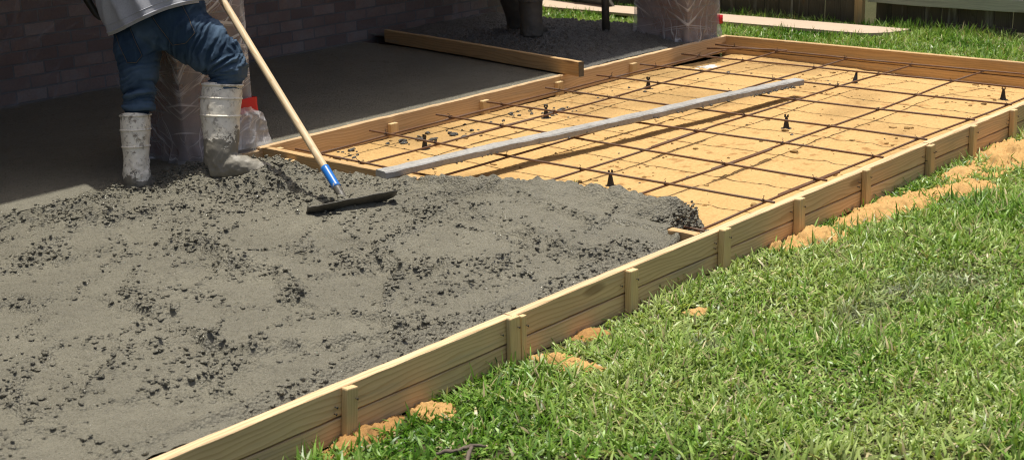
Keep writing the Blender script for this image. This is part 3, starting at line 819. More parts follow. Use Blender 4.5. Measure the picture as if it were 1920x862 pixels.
# rebar chairs
def chair_mesh():
    V = []; seg = 20; prof = [(.030, 0), (.030, .003), (.020, .0035), (.0165, .012), (.0105, .045), (.0072, .064), (.0085, .066), (.0085, .068)]
    for r, z in prof:
        for s in range(seg):
            t = 2*PI*s/seg; V.append((r*math.cos(t), r*math.sin(t), z))
    F = grid_faces(len(prof), seg, True).tolist(); F.append(list(range((len(prof)-1)*seg, len(prof)*seg)))
    parts = [(np.array(V), F)]
    for sx in (-1, 1): parts.append(box_vf(sx*.0085-.0025, sx*.0085+.0025, -.006, .006, .064, .080))
    return np_mesh('rebar_chair', *join(parts), smooth=False)
cm = chair_mesh(); cm.materials.append(M['chair'])
chairs = [(5.10, .975, 'black rebar chair standing closest to the wet concrete'),
          (5.12, 2.23, 'black rebar chair by the corner, between rake handle and screed board'),
          (6.10, 2.22, 'black rebar chair among the dark crumbs near the porch form'),
          (7.12, 2.24, 'black rebar chair farthest along the porch side, beyond the crumbs'),
          (6.60, .93, 'black rebar chair in open sand in front of the screed board'),
          (8.06, 1.31, 'tilted black rebar chair near the end form, past the screed tip'),
          (8.05, .335, 'black rebar chair in the far corner by the lawn-side form')]
c0 = None
for i, (x, y, lb) in enumerate(chairs):
    if c0 is None: o = c0 = bpy.data.objects.new('rebar_chair', cm)
    else: o = c0.copy()
    COL.objects.link(o)
    z = float(sand_h(np.array([x]), np.array([y]))[0]); o.location = (x, y, z-.002); o.scale = (1.0, 1.0, .99)
    o.rotation_euler = (0, 0, random.uniform(0, 3)) if i != 5 else (.12, .25, .4)
    tag(o, lb, 'rebar chair', 'plastic rebar chairs on the sand')

# ------------------------------------------------------------------ concrete rake
BASE = np.array([3.829, 1.407, .035]); HD = np.array([.2213, .8185, .5310]); HD /= np.linalg.norm(HD)
rake = thing('concrete_rake', 'long wooden-handled concrete rake with blue sleeve and dark steel blade', 'concrete rake', tuple(BASE))
def hp(s): return BASE+HD*s
def build_handle():
    s = np.linspace(.135, 2.02, 30); r = [.0165 if a < .25 else .0175 if a < 1.8 else .017 for a in s]; r[-1] = .012
    V, F = tube([hp(a)-hp(.135) for a in s], r, 16)
    V = np.asarray(V)
    # orient so the wood grain runs along local X
    q = Vector(HD).to_track_quat('X', 'Z'); Mi = np.array(q.to_matrix().inverted())
    o = link('handle', np_mesh('handle', V@Mi.T, F), M['handle'], rake, hp(.135)); o.rotation_euler = q.to_euler()
build_handle()
def seg_part(name, s0, s1, r0, r1, mat, wob=0):
    ss = np.linspace(s0, s1, 14); rr = [r0+(r1-r0)*i/13 for i in range(14)]
    V, F = tube([hp(a) for a in ss], rr, 18); V = V-hp(s0)
    if wob:
        d = vnoise(V[:, 0]*60, V[:, 1]*60, V[:, 2]*60, seed=3); V = V+d[:, None]*wob*np.array([1, .4, .6])
    return link(name, np_mesh(name, V, F), mat, rake, hp(s0))
seg_part('sleeve', .088, .215, .0188, .0196, M['blue'])
seg_part('neck', -.005, .090, .0150, .0180, M['caked'], .003)
def blade():
    u = np.array([.90, -.43, .0]); u /= np.linalg.norm(u)          # along the blade
    up = np.cross(u, -HD); up /= np.linalg.norm(up)
    if up[2] < 0: up = -up
    nrm = np.cross(u, up)
    if nrm@HD > 0: nrm = -nrm                                        # faces the viewer side
    nu, nv = 40, 12; V = []
    for side in (0, 1):
        for i in range(nu):
            a = -1+2*i/(nu-1)
            for j in range(nv):
                b = j/(nv-1)
                hgt = .092-.034*abs(a)**2.2
                p = BASE+u*((.200*a+.034))+up*(-.055+hgt*b)-nrm*(.028*(a*a)) + nrm*(.018*math.sin(b*PI*.5)) + np.array([0, 0, .012*a])
                p = p+nrm*(.004*side+ .0022*float(vnoise(np.array([a*9.]), np.array([b*3.]), seed=66)[0]))
                V.append(p)
    V = np.array(V); n = nu*nv
    F = grid_faces(nu, nv).tolist()+[[q+n for q in f][::-1] for f in grid_faces(nu, nv).tolist()]
    ring = [i*nv for i in range(nu)]+[(nu-1)*nv+j for j in range(1, nv)]+[i*nv+nv-1 for i in range(nu-2, -1, -1)]+[j for j in range(nv-2, 0, -1)]
    for a, b in zip(ring, ring[1:]+ring[:1]): F.append([b, a, a+n, b+n])
    link('blade', np_mesh('blade', V-BASE, F), M['caked'], rake, BASE)
    # clump riding at the socket
    m = 16; LV, LF = lumps(BASE[0]+RNG.normal(.01, .022, m), BASE[1]+RNG.normal(.0, .018, m)+.02, BASE[2]+RNG.normal(.0, .012, m), RNG.uniform(.007, .018, m), 33)
    link('concrete_clump', np_mesh('concrete_clump', LV-BASE, LF), M['concrete'], rake, BASE)
blade()

# ------------------------------------------------------------------ people
def person(P, label, cat='person', mats=None, hands=True, strap=False, pocket=False, mirror=None):
    Rv = np.array(P['right']); Fv = np.array(P['fwd']); up = np.array(P['up']); pel = np.array(P['pelvis'])
    S = P.get('scale', 1.0)
    chest = pel+up*.42*S; neck = pel+up*.60*S; headc = neck+up*.20*S+Fv*.03
    shR = chest+Rv*.20*S+up*.10*S; shL = chest-Rv*.20*S+up*.10*S
    hR, hL = np.array(P['handR']), np.array(P['handL'])
    def elbow(s, h, out):
        mid = (s+h)/2; d = np.linalg.norm(h-s); L = .33*S
        k = math.sqrt(max(L*L-(d/2)**2, .0004)); o = np.asarray(out, float); o = o-(h-s)*(o@(h-s))/d**2
        return mid+o/np.linalg.norm(o)*k
    eR = elbow(shR, hR, Rv*.6-Fv*.6-up*.3); eL = elbow(shL, hL, -Rv*.5-up*.6+Fv*.1)
    ptsets = []
    def add(pts, rad, seg=14, ref=None, m=5):
        p, r = spline(pts, rad, m); ptsets.append(tube(p, r, seg, ref))
    # trunk, head, arms, legs of the body
    add([pel-up*.08*S, pel+up*.08*S, pel+up*.25*S, chest, chest+up*.10*S, neck-up*.02*S], [(.14*S, .11*S), (.145*S, .105*S), (.14*S, .10*S), (.165*S, .11*S), (.15*S, .09*S), (.06*S, .06*S)], 20, Rv)
    add([neck-up*.03*S, neck+up*.06*S, headc-up*.06*S], [.062*S, .055*S, .06*S])
    add([headc-up*.118*S+Fv*.03*S, headc-up*.08*S+Fv*.02*S, headc, headc+up*.07*S, headc+up*.118*S-Fv*.01], [(.035*S, .04*S), (.062*S, .075*S), (.078*S, .098*S), (.070*S, .088*S), (.02*S, .025*S)], 20, Rv)
    add([headc+Fv*.085*S+up*.025*S, headc+Fv*.108*S-up*.015*S, headc+Fv*.092*S-up*.03*S], [.010*S, .017*S, .010*S], 8)          # nose
    add([headc+Fv*.088*S-up*.058*S-Rv*.022*S, headc+Fv*.096*S-up*.058*S, headc+Fv*.088*S-up*.058*S+Rv*.022*S], [.006*S, .010*S, .006*S], 8)  # mouth
    for sg in (-1, 1):
        add([headc+Rv*sg*.076*S+up*.02*S-Fv*.01, headc+Rv*sg*.088*S-Fv*.012, headc+Rv*sg*.076*S-up*.03*S], [.010*S, .022*S, .010*S], 8)
    for s, e, h in ((shR, eR, hR), (shL, eL, hL)):
        w = h+(e-h)/np.linalg.norm(e-h)*.085*S
        add([s-up*.01, s*.5+e*.5, e, e*.45+w*.55, w], [.060*S, .050*S, .043*S, .040*S, .028*S])
        gd = np.array(P.get('grip', HD)); gd = gd/np.linalg.norm(gd)
        pd = (h-w)/np.linalg.norm(h-w); sd = np.cross(pd, gd); sd /= np.linalg.norm(sd)
        pd2 = np.cross(gd, sd); pd2 *= np.sign(pd2@pd)
        off = sd*.034*S
        add([w, w*.5+(h+off)*.5, h+off-pd2*.0], [(.026*S, .026*S), (.040*S, .020*S), (.044*S, .018*S)], 14, gd)          # palm beside the handle
        for q in range(4):                                           # four fingers curled round it
            b0 = h+off+gd*(-.033+.022*q)*S+pd2*.012; ln = (.95, 1.05, 1.0, .8)[q]
            add([b0, b0+pd2*.034*ln*S-sd*.008, b0+pd2*.034*ln*S-sd*.044*ln*S, b0+pd2*.012*S-sd*.062*ln*S], [.0105*S, .010*S, .009*S, .0075*S], 8, gd, 4)
        b0 = h+off*.9-gd*.030*S-pd2*.02*S                          # thumb
        add([b0, b0-gd*.012*S-pd2*.022*S-sd*.018*S, b0-gd*.006*S-pd2*.020*S-sd*.052*S], [.013*S, .0115*S, .009*S], 8, gd, 4)
    for leg in ('legR', 'legL'):
        L = P[leg]; add([np.array(p) for p, r in L], [r*.72 for p, r in L])
    V, F = join(ptsets); V, N, F = remesh(V, F, .0075, 3)
    o = np.asarray(P['origin']); body = link('person', np_mesh('person', V-o, F), M['skin'], None, o)
    tag(body, label, cat)
    # hair and eyes
    p, r = spline([headc-up*.05*S-Fv*.055*S, headc-Fv*.025*S+up*.02*S, headc-Fv*.01*S+up*.08*S, headc+up*.128*S-Fv*.005], [(.068*S, .06*S), (.086*S, .09*S), (.080*S, .096*S), (.02*S, .03*S)], 6)
    V, F = tube(p, r, 24, Rv); link('hair', np_mesh('hair', V-o, F), M['hair'], body, o)
    for sg in (-1, 1):
        V, F = torus(headc+Fv*.086*S+Rv*sg*.032*S+up*.012*S, Fv, .006, .0045, .005, Rv, 12, 8); link('eye', np_mesh('eye', V-o, F), M['eye'], body, o)
    # trousers
    sets = []
    p, r = spline([pel-up*.13*S, pel-up*.03*S, pel+up*.06*S, pel+up*.15*S], [(.10*S, .10*S), (P['hip'], .135*S), (P['hip']*.95, .125*S), (P['hip']*.82, .105*S)], 5); sets.append(tube(p, r, 28, Rv))
    for leg in ('legR', 'legL'):
        L = P[leg]; p, r = spline([np.array(q) for q, _ in L], [(a, a*1.04) for _, a in L], 6); sets.append(tube(p, r, 28, Rv))
    V, F = join(sets); V, N, F = remesh(V, F, .0055, 5)
    # cloth folds: bunching at knee, crotch and boot top
    d = np.zeros(len(V))
    for leg, kn in (('legR', .62), ('legL', .62)):
        L = [np.array(q) for q, _ in P[leg]]; best = np.full(len(V), 9.); tt = np.zeros(len(V))
        for i in range(len(L)-1):
            a, b = L[i], L[i+1]; t = np.clip(((V-a)@(b-a))/((b-a)@(b-a)), 0, 1); dd = np.linalg.norm(V-a-t[:, None]*(b-a), axis=1)
            mm = dd < best; tt = np.where(mm, (i+t)/(len(L)-1), tt); best = np.where(mm, dd, best)
        near = best < .16*S; lk = .95 if leg == 'legR' else .6
        ang = (V-L[2])@Rv
        u = tt*9+ang*5+1.1*fbm(V[:, 0]*5, V[:, 1]*5, V[:, 2]*5, seed=5)
        rg = 1-2*np.abs(vnoise(u*1.5, V[:, 0]*2.2+V[:, 1]*2.2, V[:, 2]*1.2, seed=7 if leg == 'legR' else 8))
        amp = .006+.011*np.exp(-((tt-kn)/.16)**2)+.004*np.exp(-((tt-.80)/.08)**2)-.0045*sstep(.86, .94, tt)
        rg2 = 1-2*np.abs(vnoise(u*4.2, V[:, 0]*6+V[:, 1]*5, V[:, 2]*3, seed=17)); rg3 = 1-2*np.abs(vnoise(u*2.4+V[:, 0]*8, ang*6, V[:, 2]*5, seed=27))
        d = np.where(near, lk*(rg*amp*.7+rg2*amp*.75+rg3*amp*.8)*sstep(.02, .16, tt)*sstep(.95, .86, tt), d)
    u = V@(Rv*.5+up*.8)*9; d += .005*(1-2*np.abs(vnoise(u, V[:, 0]*3, V[:, 1]*3, seed=9)))
    d += .002*fbm(V[:, 0]*40, V[:, 1]*40, V[:, 2]*40, oct=2, seed=10)
    V = V+N*d[:, None]
    fade_shade = np.clip(.5+d*42+.35*fbm(V[:, 0]*6, V[:, 1]*6, V[:, 2]*6, seed=44), 0, 1)  # fold shading put into the colour: ridges lighter, creases darker, plus random fading
    jm = np_mesh('jeans', V-o, F, col=np.stack([fade_shade]*3, -1)); jeans = link('jeans' if pocket else 'trousers', jm, M['denim'] if pocket else M['dark_cloth'], body, o)
    if pocket:
        bvh = BVHTree.FromPolygons((V).tolist(), F)
        def patch(c, hw, hh, tip, name, mat, lift=.004, tilt=0.):
            a = Rv*math.cos(tilt)+up*math.sin(tilt); b = up*math.cos(tilt)-Rv*math.sin(tilt)
            n1, n2 = 22, 22; PV = []; okk = True
            for i in range(n1):
                for j in range(n2):
                    s, t = -1+2*i/(n1-1), -1+2*j/(n2-1)
                    q = c+a*hw*s*(1-.10*(1-t)*.5)+b*(hh*t-tip*(1-abs(s))*(1-t)*.5)
                    hit = bvh.ray_cast(Vector(q-Fv*.6), Vector(Fv))
                    if hit[0] is None: hit = (Vector(q-Fv*.15), -Vector(Fv))
                    edge = max(abs(s), abs(t)); PV.append(np.array(hit[0])-Fv*(lift if edge < .97 else .0005)+Fv*.0012*(.84 < edge < .9))
            PV = np.array(PV)
            ob = link(name, np_mesh(name, PV-o, grid_faces(n1, n2), col=np.full((len(PV), 3), .42)), mat, jeans, o)
            st = []
            for inset in (.90,):
                loop = []
                for i in range(1, n1-1): loop.append(PV[i*n2+1])
                l1 = [PV[1*n2+j]-Fv*.002 for j in range(n2-1, 0, -1)]; l2 = [PV[i*n2+1]-Fv*.002 for i in range(1, n1-1)]; l3 = [PV[(n1-2)*n2+j]-Fv*.002 for j in range(1, n2)]
                st.append(tube(l1+l2[1:]+l3[1:], 0.0009, 5))
            SV, SF = join(st); link('stitching', np_mesh('stitching', SV-o, SF), M['thread'], ob, o)
        patch(pel+Rv*.105+up*.0-Fv*.0+np.array([0, 0, -.045]), .076, .080, .024, 'pocket', M['denim'], tilt=.20)
        patch(pel-Rv*.125+np.array([0, 0, -.075]), .046, .070, .022, 'pocket', M['denim'], tilt=.12)
    # shirt
    hem = np.array(P['hem']); nr = 46; seg = 110; SV = []
    for i in range(nr):
        t = i/(nr-1); c_ = hem+up*(t*.60*S)+Fv*.02*t
        a = np.interp(t, [0, .08, .35, .75, .88, .97, 1], [P['hemw'], P['hemw']*.985, P['hemw']*.93, .235*S, .21*S, .10*S, .075*S]); b = np.interp(t, [0, .3, .75, .9, 1], [.205*S, .175*S, .15*S, .12*S, .07*S])
        for s in range(seg):
            q = 2*PI*s/seg; ca, sa = math.cos(q), math.sin(q)
            f = float(vnoise(np.array([q*2.2+t*1.6+.0]), np.array([t*1.2+7]), np.array([0.0]), seed=90)[0]); f = 1-2*abs(f)
            g = float(vnoise(np.array([ca*2.4-t*3]), np.array([sa*2.4]), np.array([t*4.0]), seed=91)[0])
            k = 1+.06*f*(1-t*.5)+.05*g
            for q0, sl, am, wd in ((3.25, 1.5, .10, .10), (3.62, 2.2, .12, .11), (4.10, 2.6, .07, .10), (4.85, -1.4, .08, .12), (5.4, -2.4, .10, .12), (5.9, -1.0, .08, .12)):
                k += am*math.exp(-((q-q0-sl*t*.6)/wd)**2)*min(1, .35+t*3)*max(0, 1-t*1.1)
            droop = up*(-.020*math.sin(q*2+.6)*(1-t)**3)
            SV.append(c_+Rv*a*k*ca+Fv*b*k*sa+droop)
    SV = np.array(SV); n0 = len(SV); SF = grid_faces(nr, seg, True).tolist()
    inner = SV.copy().reshape(nr, seg, 3); cen = inner.mean(1, keepdims=True); inner = cen+(inner-cen)*.975
    SV2 = np.concatenate([SV, inner[:4].reshape(-1, 3)]); 
    for s in range(seg): SF.append([s, (s+1) % seg, n0+(s+1) % seg, n0+s])
    for f in grid_faces(4, seg, True).tolist(): SF.append([q+n0 for q in f][::-1])
    ring = SV.reshape(nr, seg, 3)[1]; hemline = np.concatenate([ring, ring[:1]])
    parts = [(SV2, SF), tube(hemline, .0045, 6, cap=False), tube(np.concatenate([SV.reshape(nr, seg, 3)[3], SV.reshape(nr, seg, 3)[3][:1]]), .0022, 5, cap=False)]
    for s, e in ((shR, eR), (shL, eL)):
        p, r = spline([s*.9+chest*.1, s*.55+e*.45, s*.2+e*.8], [.085*S, .078*S, .072*S], 8); parts.append(tube(p, r, 18))
    V, F = join(parts); link('shirt', np_mesh('shirt', V-o, F), M['shirt'] if pocket else M['dark_cloth'], body, o)
    # boots
    for bt, mt in zip(P['boots'], P['bootmats']):
        sets = []; pts, rad = bt['shaft']; ax = np.array(pts[0])-np.array(pts[1]); ref = np.array(bt['toe']); 
        p, r = spline(pts, rad, 6); sets.append(tube(p, r, 32, ref))
        p, r = spline(*bt['foot'], 6); sets.append(tube(p, r, 24, [0, 0, 1]))
        V, F = join(sets); V, N, F = remesh(V, F, .006, 5)
        V = V+N*(.003*fbm(V[:, 0]*26, V[:, 1]*26, V[:, 2]*26, oct=3, seed=70)+.006*sstep(.20, .06, V[:, 2])*fbm(V[:, 0]*45, V[:, 1]*45, V[:, 2]*45, oct=3, seed=71))[:, None]
        parts = [(V, F)]
        for q, (ra, rb), rr in bt['beads']:
            parts.append(torus(q, bt.get('axis', ax), ra, rb, rr, ref, 44, 8))
        if 'sole' in bt:
            p, r = spline(*bt['sole'], 6); parts.append(tube(p, r, 20, [0, 0, 1]))
        V, F = join(parts); link('boot', np_mesh('boot', V-o, F), mt, body, o)
    if strap:
        w = Rv*.013
        a = np.array([3.590, 2.93, .95]); pts = [a, np.array([3.603, 2.895, .86]), np.array([3.614, 2.862, .80]), np.array([3.624, 2.832, .752]), np.array([3.633, 2.812, .732])]
        SV = []
        for i, q in enumerate(pts):
            ww = (.021, .020, .018, .016, .011)[i]
            SV += [q-Rv*ww, q-Fv*.006, q+Rv*ww, q+Fv*.006]
        so = link('strap', np_mesh('strap', np.array(SV)-o, grid_faces(5, 4, True).tolist()+[[16, 17, 18, 19]]), M['strap'], body, o)
        V, F = lumps(np.array([3.640]), np.array([2.805]), np.array([.729]), np.array([.008]), 4); link('strap_tip', np_mesh('strap_tip', V-o, F), M['buckle'], so, o)
    return body

Rv = np.array([.664, -.748, 0.]); Rv /= np.linalg.norm(Rv); Fv = np.array([.748, .664, 0.]); up = np.array([-.17, .19, .967]); up /= np.linalg.norm(up)
Rt = Rv-up*(Rv@up); Rt /= np.linalg.norm(Rt)
toe = np.array([.70, -.715, 0.])
P1 = dict(right=Rt, fwd=Fv, up=up, pelvis=(3.815, 2.61, .735), origin=(3.72, 2.45, 0), scale=1.08, hip=.212,
    handR=hp(1.62), handL=hp(1.96), hem=(3.822, 2.640, .742), hemw=.240,
    legR=[((3.858, 2.560, .715), .122), ((3.893, 2.496, .652), .126), ((3.932, 2.425, .597), .110), ((3.966, 2.364, .540), .096), ((3.964, 2.342, .478), .073), ((3.942, 2.340, .415), .063), ((3.93, 2.337, .35), .058)],
    legL=[((3.745, 2.690, .69), .112), ((3.716, 2.664, .585), .108), ((3.699, 2.648, .505), .088), ((3.682, 2.632, .425), .073), ((3.663, 2.622, .355), .060), ((3.642, 2.624, .290), .052), ((3.630, 2.614, .24), .050)],
    boots=[dict(toe=tuple(toe), axis=(.16, .06, .98),
        shaft=([(3.940, 2.344, .425), (3.920, 2.337, .363), (3.900, 2.328, .290), (3.884, 2.312, .205), (3.862, 2.298, .125), (3.850, 2.292, .06)], [(.091, .080), (.094, .082), (.091, .080), (.084, .074), (.077, .066), (.072, .060)]),
        foot=([(3.815, 2.325, .05), (3.85, 2.285, .058), (3.90, 2.23, .060), (3.955, 2.175, .048), (4.005, 2.12, .034)], [(.045, .045), (.060, .056), (.058, .058), (.042, .054), (.024, .034)]),
        sole=([(3.800, 2.342, .008), (3.85, 2.288, .004), (3.91, 2.222, .006), (3.97, 2.158, .008), (4.018, 2.108, .012)], [(.018, .044), (.018, .056), (.017, .058), (.017, .056), (.014, .034)]),
        beads=[((3.940, 2.344, .424), (.093, .082), .006), ((3.922, 2.338, .366), (.094, .082), .005), ((3.902, 2.328, .288), (.0915, .080), .005)]),
      dict(toe=tuple(Fv), axis=(.10, .09, .99),
        shaft=([(3.640, 2.626, .302), (3.622, 2.610, .233), (3.606, 2.598, .160), (3.592, 2.584, .09), (3.578, 2.572, .02), (3.575, 2.57, -.05)], [(.080, .068), (.078, .067), (.071, .061), (.064, .058), (.064, .062), (.06, .06)]),
        foot=([(3.545, 2.54, -.045), (3.60, 2.59, -.03), (3.66, 2.64, -.035), (3.73, 2.70, -.05)], [(.04, .05), (.058, .056), (.05, .056), (.025, .035)]),
        beads=[((3.640, 2.626, .301), (.081, .069), .005), ((3.624, 2.612, .238), (.079, .068), .0045), ((3.607, 2.598, .164), (.072, .062), .0045)])],
    bootmats=[M['boot_a'], M['boot_b']])
person(P1, 'worker in grey shirt, blue jeans and muddy white rubber boots pulling a rake', strap=True, pocket=True)

# second worker at the far pour
P2 = dict(right=(.72, -.69, 0), fwd=(.69, .72, 0), up=(-.05, .0, 1.0), pelvis=(7.62, 3.82, .90), origin=(7.65, 3.75, 0), scale=1.08, hip=.19,
    handR=(8.16, 3.40, 1.15), handL=(8.17, 3.41, .88), grip=(.02, .02, 1), hem=(7.62, 3.82, .88), hemw=.21,
    legR=[((7.69, 3.76, .86), .11), ((7.70, 3.74, .72), .105), ((7.71, 3.72, .58), .095), ((7.70, 3.705, .50), .088), ((7.69, 3.70, .44), .082), ((7.69, 3.70, .38), .075), ((7.69, 3.70, .34), .07)],
    legL=[((7.55, 3.90, .86), .11), ((7.56, 3.95, .70), .10), ((7.60, 4.0, .58), .094), ((7.66, 4.01, .50), .088), ((7.72, 4.01, .42), .08), ((7.77, 4.01, .36), .072), ((7.80, 4.01, .33), .07)],
    boots=[dict(toe=(.8, -.2, 0), axis=(0, 0, 1),
        shaft=([(7.69, 3.70, .42), (7.69, 3.70, .34), (7.69, 3.70, .24), (7.68, 3.69, .14), (7.68, 3.69, .05)], [(.088, .088), (.088, .088), (.085, .085), (.080, .080), (.085, .085)]),
        foot=([(7.64, 3.68, .05), (7.72, 3.71, .07), (7.80, 3.74, .08), (7.90, 3.78, .06)], [(.06, .07), (.075, .07), (.06, .065), (.035, .045)]),
        beads=[((7.69, 3.70, .42), (.09, .09), .006), ((7.69, 3.70, .30), (.0885, .0885), .004)]),
      dict(toe=(.7, .7, 0), axis=(-.2, 0, 1),
        shaft=([(7.74, 4.0, .40), (7.80, 4.005, .32), (7.85, 4.01, .22), (7.89, 4.02, .12), (7.91, 4.03, .05)], [(.085, .085), (.085, .085), (.08, .08), (.075, .075), (.08, .08)]),
        foot=([(7.87, 4.0, .05), (7.94, 4.05, .06), (8.0, 4.11, .06), (8.06, 4.16, .05)], [(.05, .06), (.06, .06), (.05, .055), (.03, .04)]),
        beads=[((7.74, 4.0, .40), (.087, .087), .006)])],
    bootmats=[M['dark_rubber'], M['dark_rubber']])
person(P2, 'second worker in dark muddy rubber boots standing in the far rough concrete')

# tool the second worker holds
sh = thing('shovel', 'dark concrete-caked tool pole standing upright in the far rough concrete', 'shovel', (8.14, 3.37, .02))
V, F = tube([(8.14, 3.37, .02), (8.148, 3.382, .3), (8.165, 3.405, 1.0), (8.18, 3.43, 1.5)], [.030, .028, .020, .018], 12)
link('handle', np_mesh('handle', V-np.array([8.14, 3.37, .02]), F), M['caked'], sh, (8.14, 3.37, .02))
V, F = join([box_vf(8.05, 8.23, 3.365, 3.371, -.12, .03)]); link('blade', np_mesh('blade', V-np.array([8.14, 3.37, .02]), F, smooth=False), M['caked'], sh, (8.14, 3.37, .02))

# ------------------------------------------------------------------ house, columns, porch roof
house = thing('brick_house', 'dark brick house wall wrapped in clear plastic behind the porch', 'house', (5.0, 4.95, -.1))
V, F = box_vf(-2.5, 8.80, 4.85, 5.05, -.15, 2.75); V2, F2 = box_vf(8.60, 8.80, 5.05, 9.0, -.15, 2.75)
V, F = join([(V, F), (V2, F2)])
link('wall', np_mesh('wall', V-np.array([5, 4.95, -.1]), F, smooth=False), M['brick'], house, (5, 4.95, -.1))
shade_wing, wf = box_vf(.4, .6, 2.4, 4.849, -.15, 2.75)  # unseen side wall, added to darken the left end of the porch
link('wall', np_mesh('wall', shade_wing-np.array([5, 4.95, -.1]), wf, smooth=False), M['brick'], house, (5, 4.95, -.1))
YE = 3.015
V, F = box_vf(-2.5, 8.95, YE+.03, 9.2, 2.76, 2.90)
rf = link('roof', np_mesh('roof', V-np.array([5, 4.95, -.1]), F, smooth=False), M['shingle'], house, (5, 4.95, -.1))
V, F = box_vf(-2.5, 8.95, YE, YE+.028, 2.62, 2.92)
link('fascia', np_mesh('fascia', V-np.array([5, 4.95, -.1]), F, smooth=False), M['white_paint'], rf, (5, 4.95, -.1))
V, F = box_vf(-2.5, 8.94, YE+.03, 4.849, 2.735, 2.757)
link('soffit', np_mesh('soffit', V-np.array([5, 4.95, -.1]), F, smooth=False), M['soffit'], rf, (5, 4.95, -.1))

def crumple_sheet(p0, du, dv, nrm, nu, nv, amp, seed, freq=7.0):
    p0, du, dv, nrm = map(lambda a: np.asarray(a, float), (p0, du, dv, nrm))
    a, b = np.meshgrid(np.linspace(0, 1, nu), np.linspace(0, 1, nv), indexing='ij')
    Lu, Lv = np.linalg.norm(du), np.linalg.norm(dv)
    x, y = a*Lu*freq, b*Lv*freq
    h = (1-2*np.abs(vnoise(x*.7+y*1.3, y*.4-x*.8, seed=seed)))*.6+(1-2*np.abs(vnoise(x*1.9-y*1.0, y*1.5+x*.4, seed=seed+1)))*.4+.5*vnoise(x*.5, y*.5, seed=seed+2)
    return a, b, (p0+a[..., None]*du+b[..., None]*dv+nrm*(amp*(h+.3))[..., None])
a, b, Pm = crumple_sheet((.7, 4.835, -.03), (8.09, 0, 0), (0, 0, 1.75), (0, -1, 0), 240, 60, .016, 300, 4)
Pm[..., 1] -= .035*np.exp(-(b*1.75/.10)**2)*(1+.6*vnoise(a*60, b*0, seed=303))
link('plastic_sheet', np_mesh('plastic_sheet', Pm.reshape(-1, 3)-np.array([5, 4.95, -.1]), grid_faces(240, 60)), M['plastic_wall'], house, (5, 4.95, -.1))

def column(x0, x1, y0, y1, label, near):
    base = np.array([(x0+x1)/2, (y0+y1)/2, -.05])
    t = thing('porch_column', label, 'column', tuple(base), 'brick porch columns wrapped in plastic')
    V, F = box_vf(x0, x1, y0, y1, -.1, 2.734); link('brick_shaft', np_mesh('brick_shaft', V-base, F, smooth=False), M['brick_col'], t, base)
    g = .014
    # one wrap running round the four faces
    cor = [(x0-g, y1+g), (x0-g, y0-g), (x1+g, y0-g), (x1+g, y1+g), (x0-g, y1+g)]
    nr = 70; per = 44; zs_ = np.linspace(-.012, 1.9, nr); rows = []
    pts = []
    for (ax, ay), (bx, by) in zip(cor[:-1], cor[1:]):
        for k in range(per):
            f = k/per; pts.append((ax+(bx-ax)*f, ay+(by-ay)*f, f, (by-ay), -(bx-ax)))
    pts.append((*cor[-1], 0., pts[0][3], pts[0][4]))
    pts = np.array(pts); nrm = pts[:, 3:5]/np.linalg.norm(pts[:, 3:5], axis=1)[:, None]
    cd = np.array([(p[0]-base[0], p[1]-base[1]) for p in pts]); nrm = np.where((np.sum(nrm*cd, 1) < 0)[:, None], -nrm, nrm)
    s = np.arange(len(pts))*.01
    S_, Zg = np.meshgrid(s, zs_, indexing='ij')
    h = (1-2*np.abs(vnoise(S_*5+Zg*4, Zg*2.0-S_*3, seed=310+near)))*.6+(1-2*np.abs(vnoise(S_*12-Zg*6, Zg*7+S_*2, seed=311+near)))*.4
    h = h*np.sin(np.clip(pts[:, 2], 0, 1)*PI)[:, None]**.5
    flare = .03*np.exp(-((Zg+.012)/.10)**2)*(1+.7*vnoise(S_*30, Zg*8, seed=312))
    off = .012*(h+.1)+flare
    Vx = pts[:, 0][:, None]+nrm[:, 0][:, None]*off; Vy = pts[:, 1][:, None]+nrm[:, 1][:, None]*off
    Vv = np.stack([Vx, Vy, Zg], -1)
    sheet = link('plastic_sheet', np_mesh('plastic_sheet', Vv.reshape(-1, 3)-base, grid_faces(*Vx.shape)), M['plastic'], t, base)
    if near:
        tp = [(x0+.25, y0-.034), (x1+.034, y0-.034), (x1+.034, y0+.25)]
        tv = []
        P_ = np.concatenate([np.linspace(tp[0], tp[1], 16), np.linspace(tp[1], tp[2], 10)[1:]])
        for z in (.182, .220, .256):
            for q in P_: tv.append((q[0]+.002*math.sin(q[0]*70), q[1]-.003*math.sin(q[0]*40+z*50), z+.003*math.sin(q[0]*25)))
        link('red_tape', np_mesh('red_tape', np.array(tv)-base, grid_faces(3, len(P_))), M['tape'], t, base)
        a, b, Pf = crumple_sheet((x1-.15, y0-.045, .02), (.19, -.005, 0), (0.0, .0, .20), (0, -1, 0), 40, 40, .014, 320, 9)
        Pf[..., 0] += .03*(1-b)*(a-.3); Pf[..., 1] -= .03*(1-b)
        pinch = sstep(.75, 1.0, b); Pf[..., 0] = Pf[..., 0]*(1-.6*pinch)+(x1-.08)*.6*pinch
        link('plastic_flap', np_mesh('plastic_flap', Pf.reshape(-1, 3)-base, grid_faces(40, 40)), M['plastic_flap'], t, base)
    else:
        V, F = box_vf(x1-.008, x1+.030, y0-.030, y0+.08, .085, .145)
        link('red_tape', np_mesh('red_tape', V-base, F), M['tape'], t, base)
column(3.955, 4.36, 2.715, 3.15, 'plastic-wrapped brick column with a red tape band behind the worker', 1)
column(8.25, 8.625, 2.73, 3.17, 'far plastic-wrapped brick column at the corner of the forms', 0)

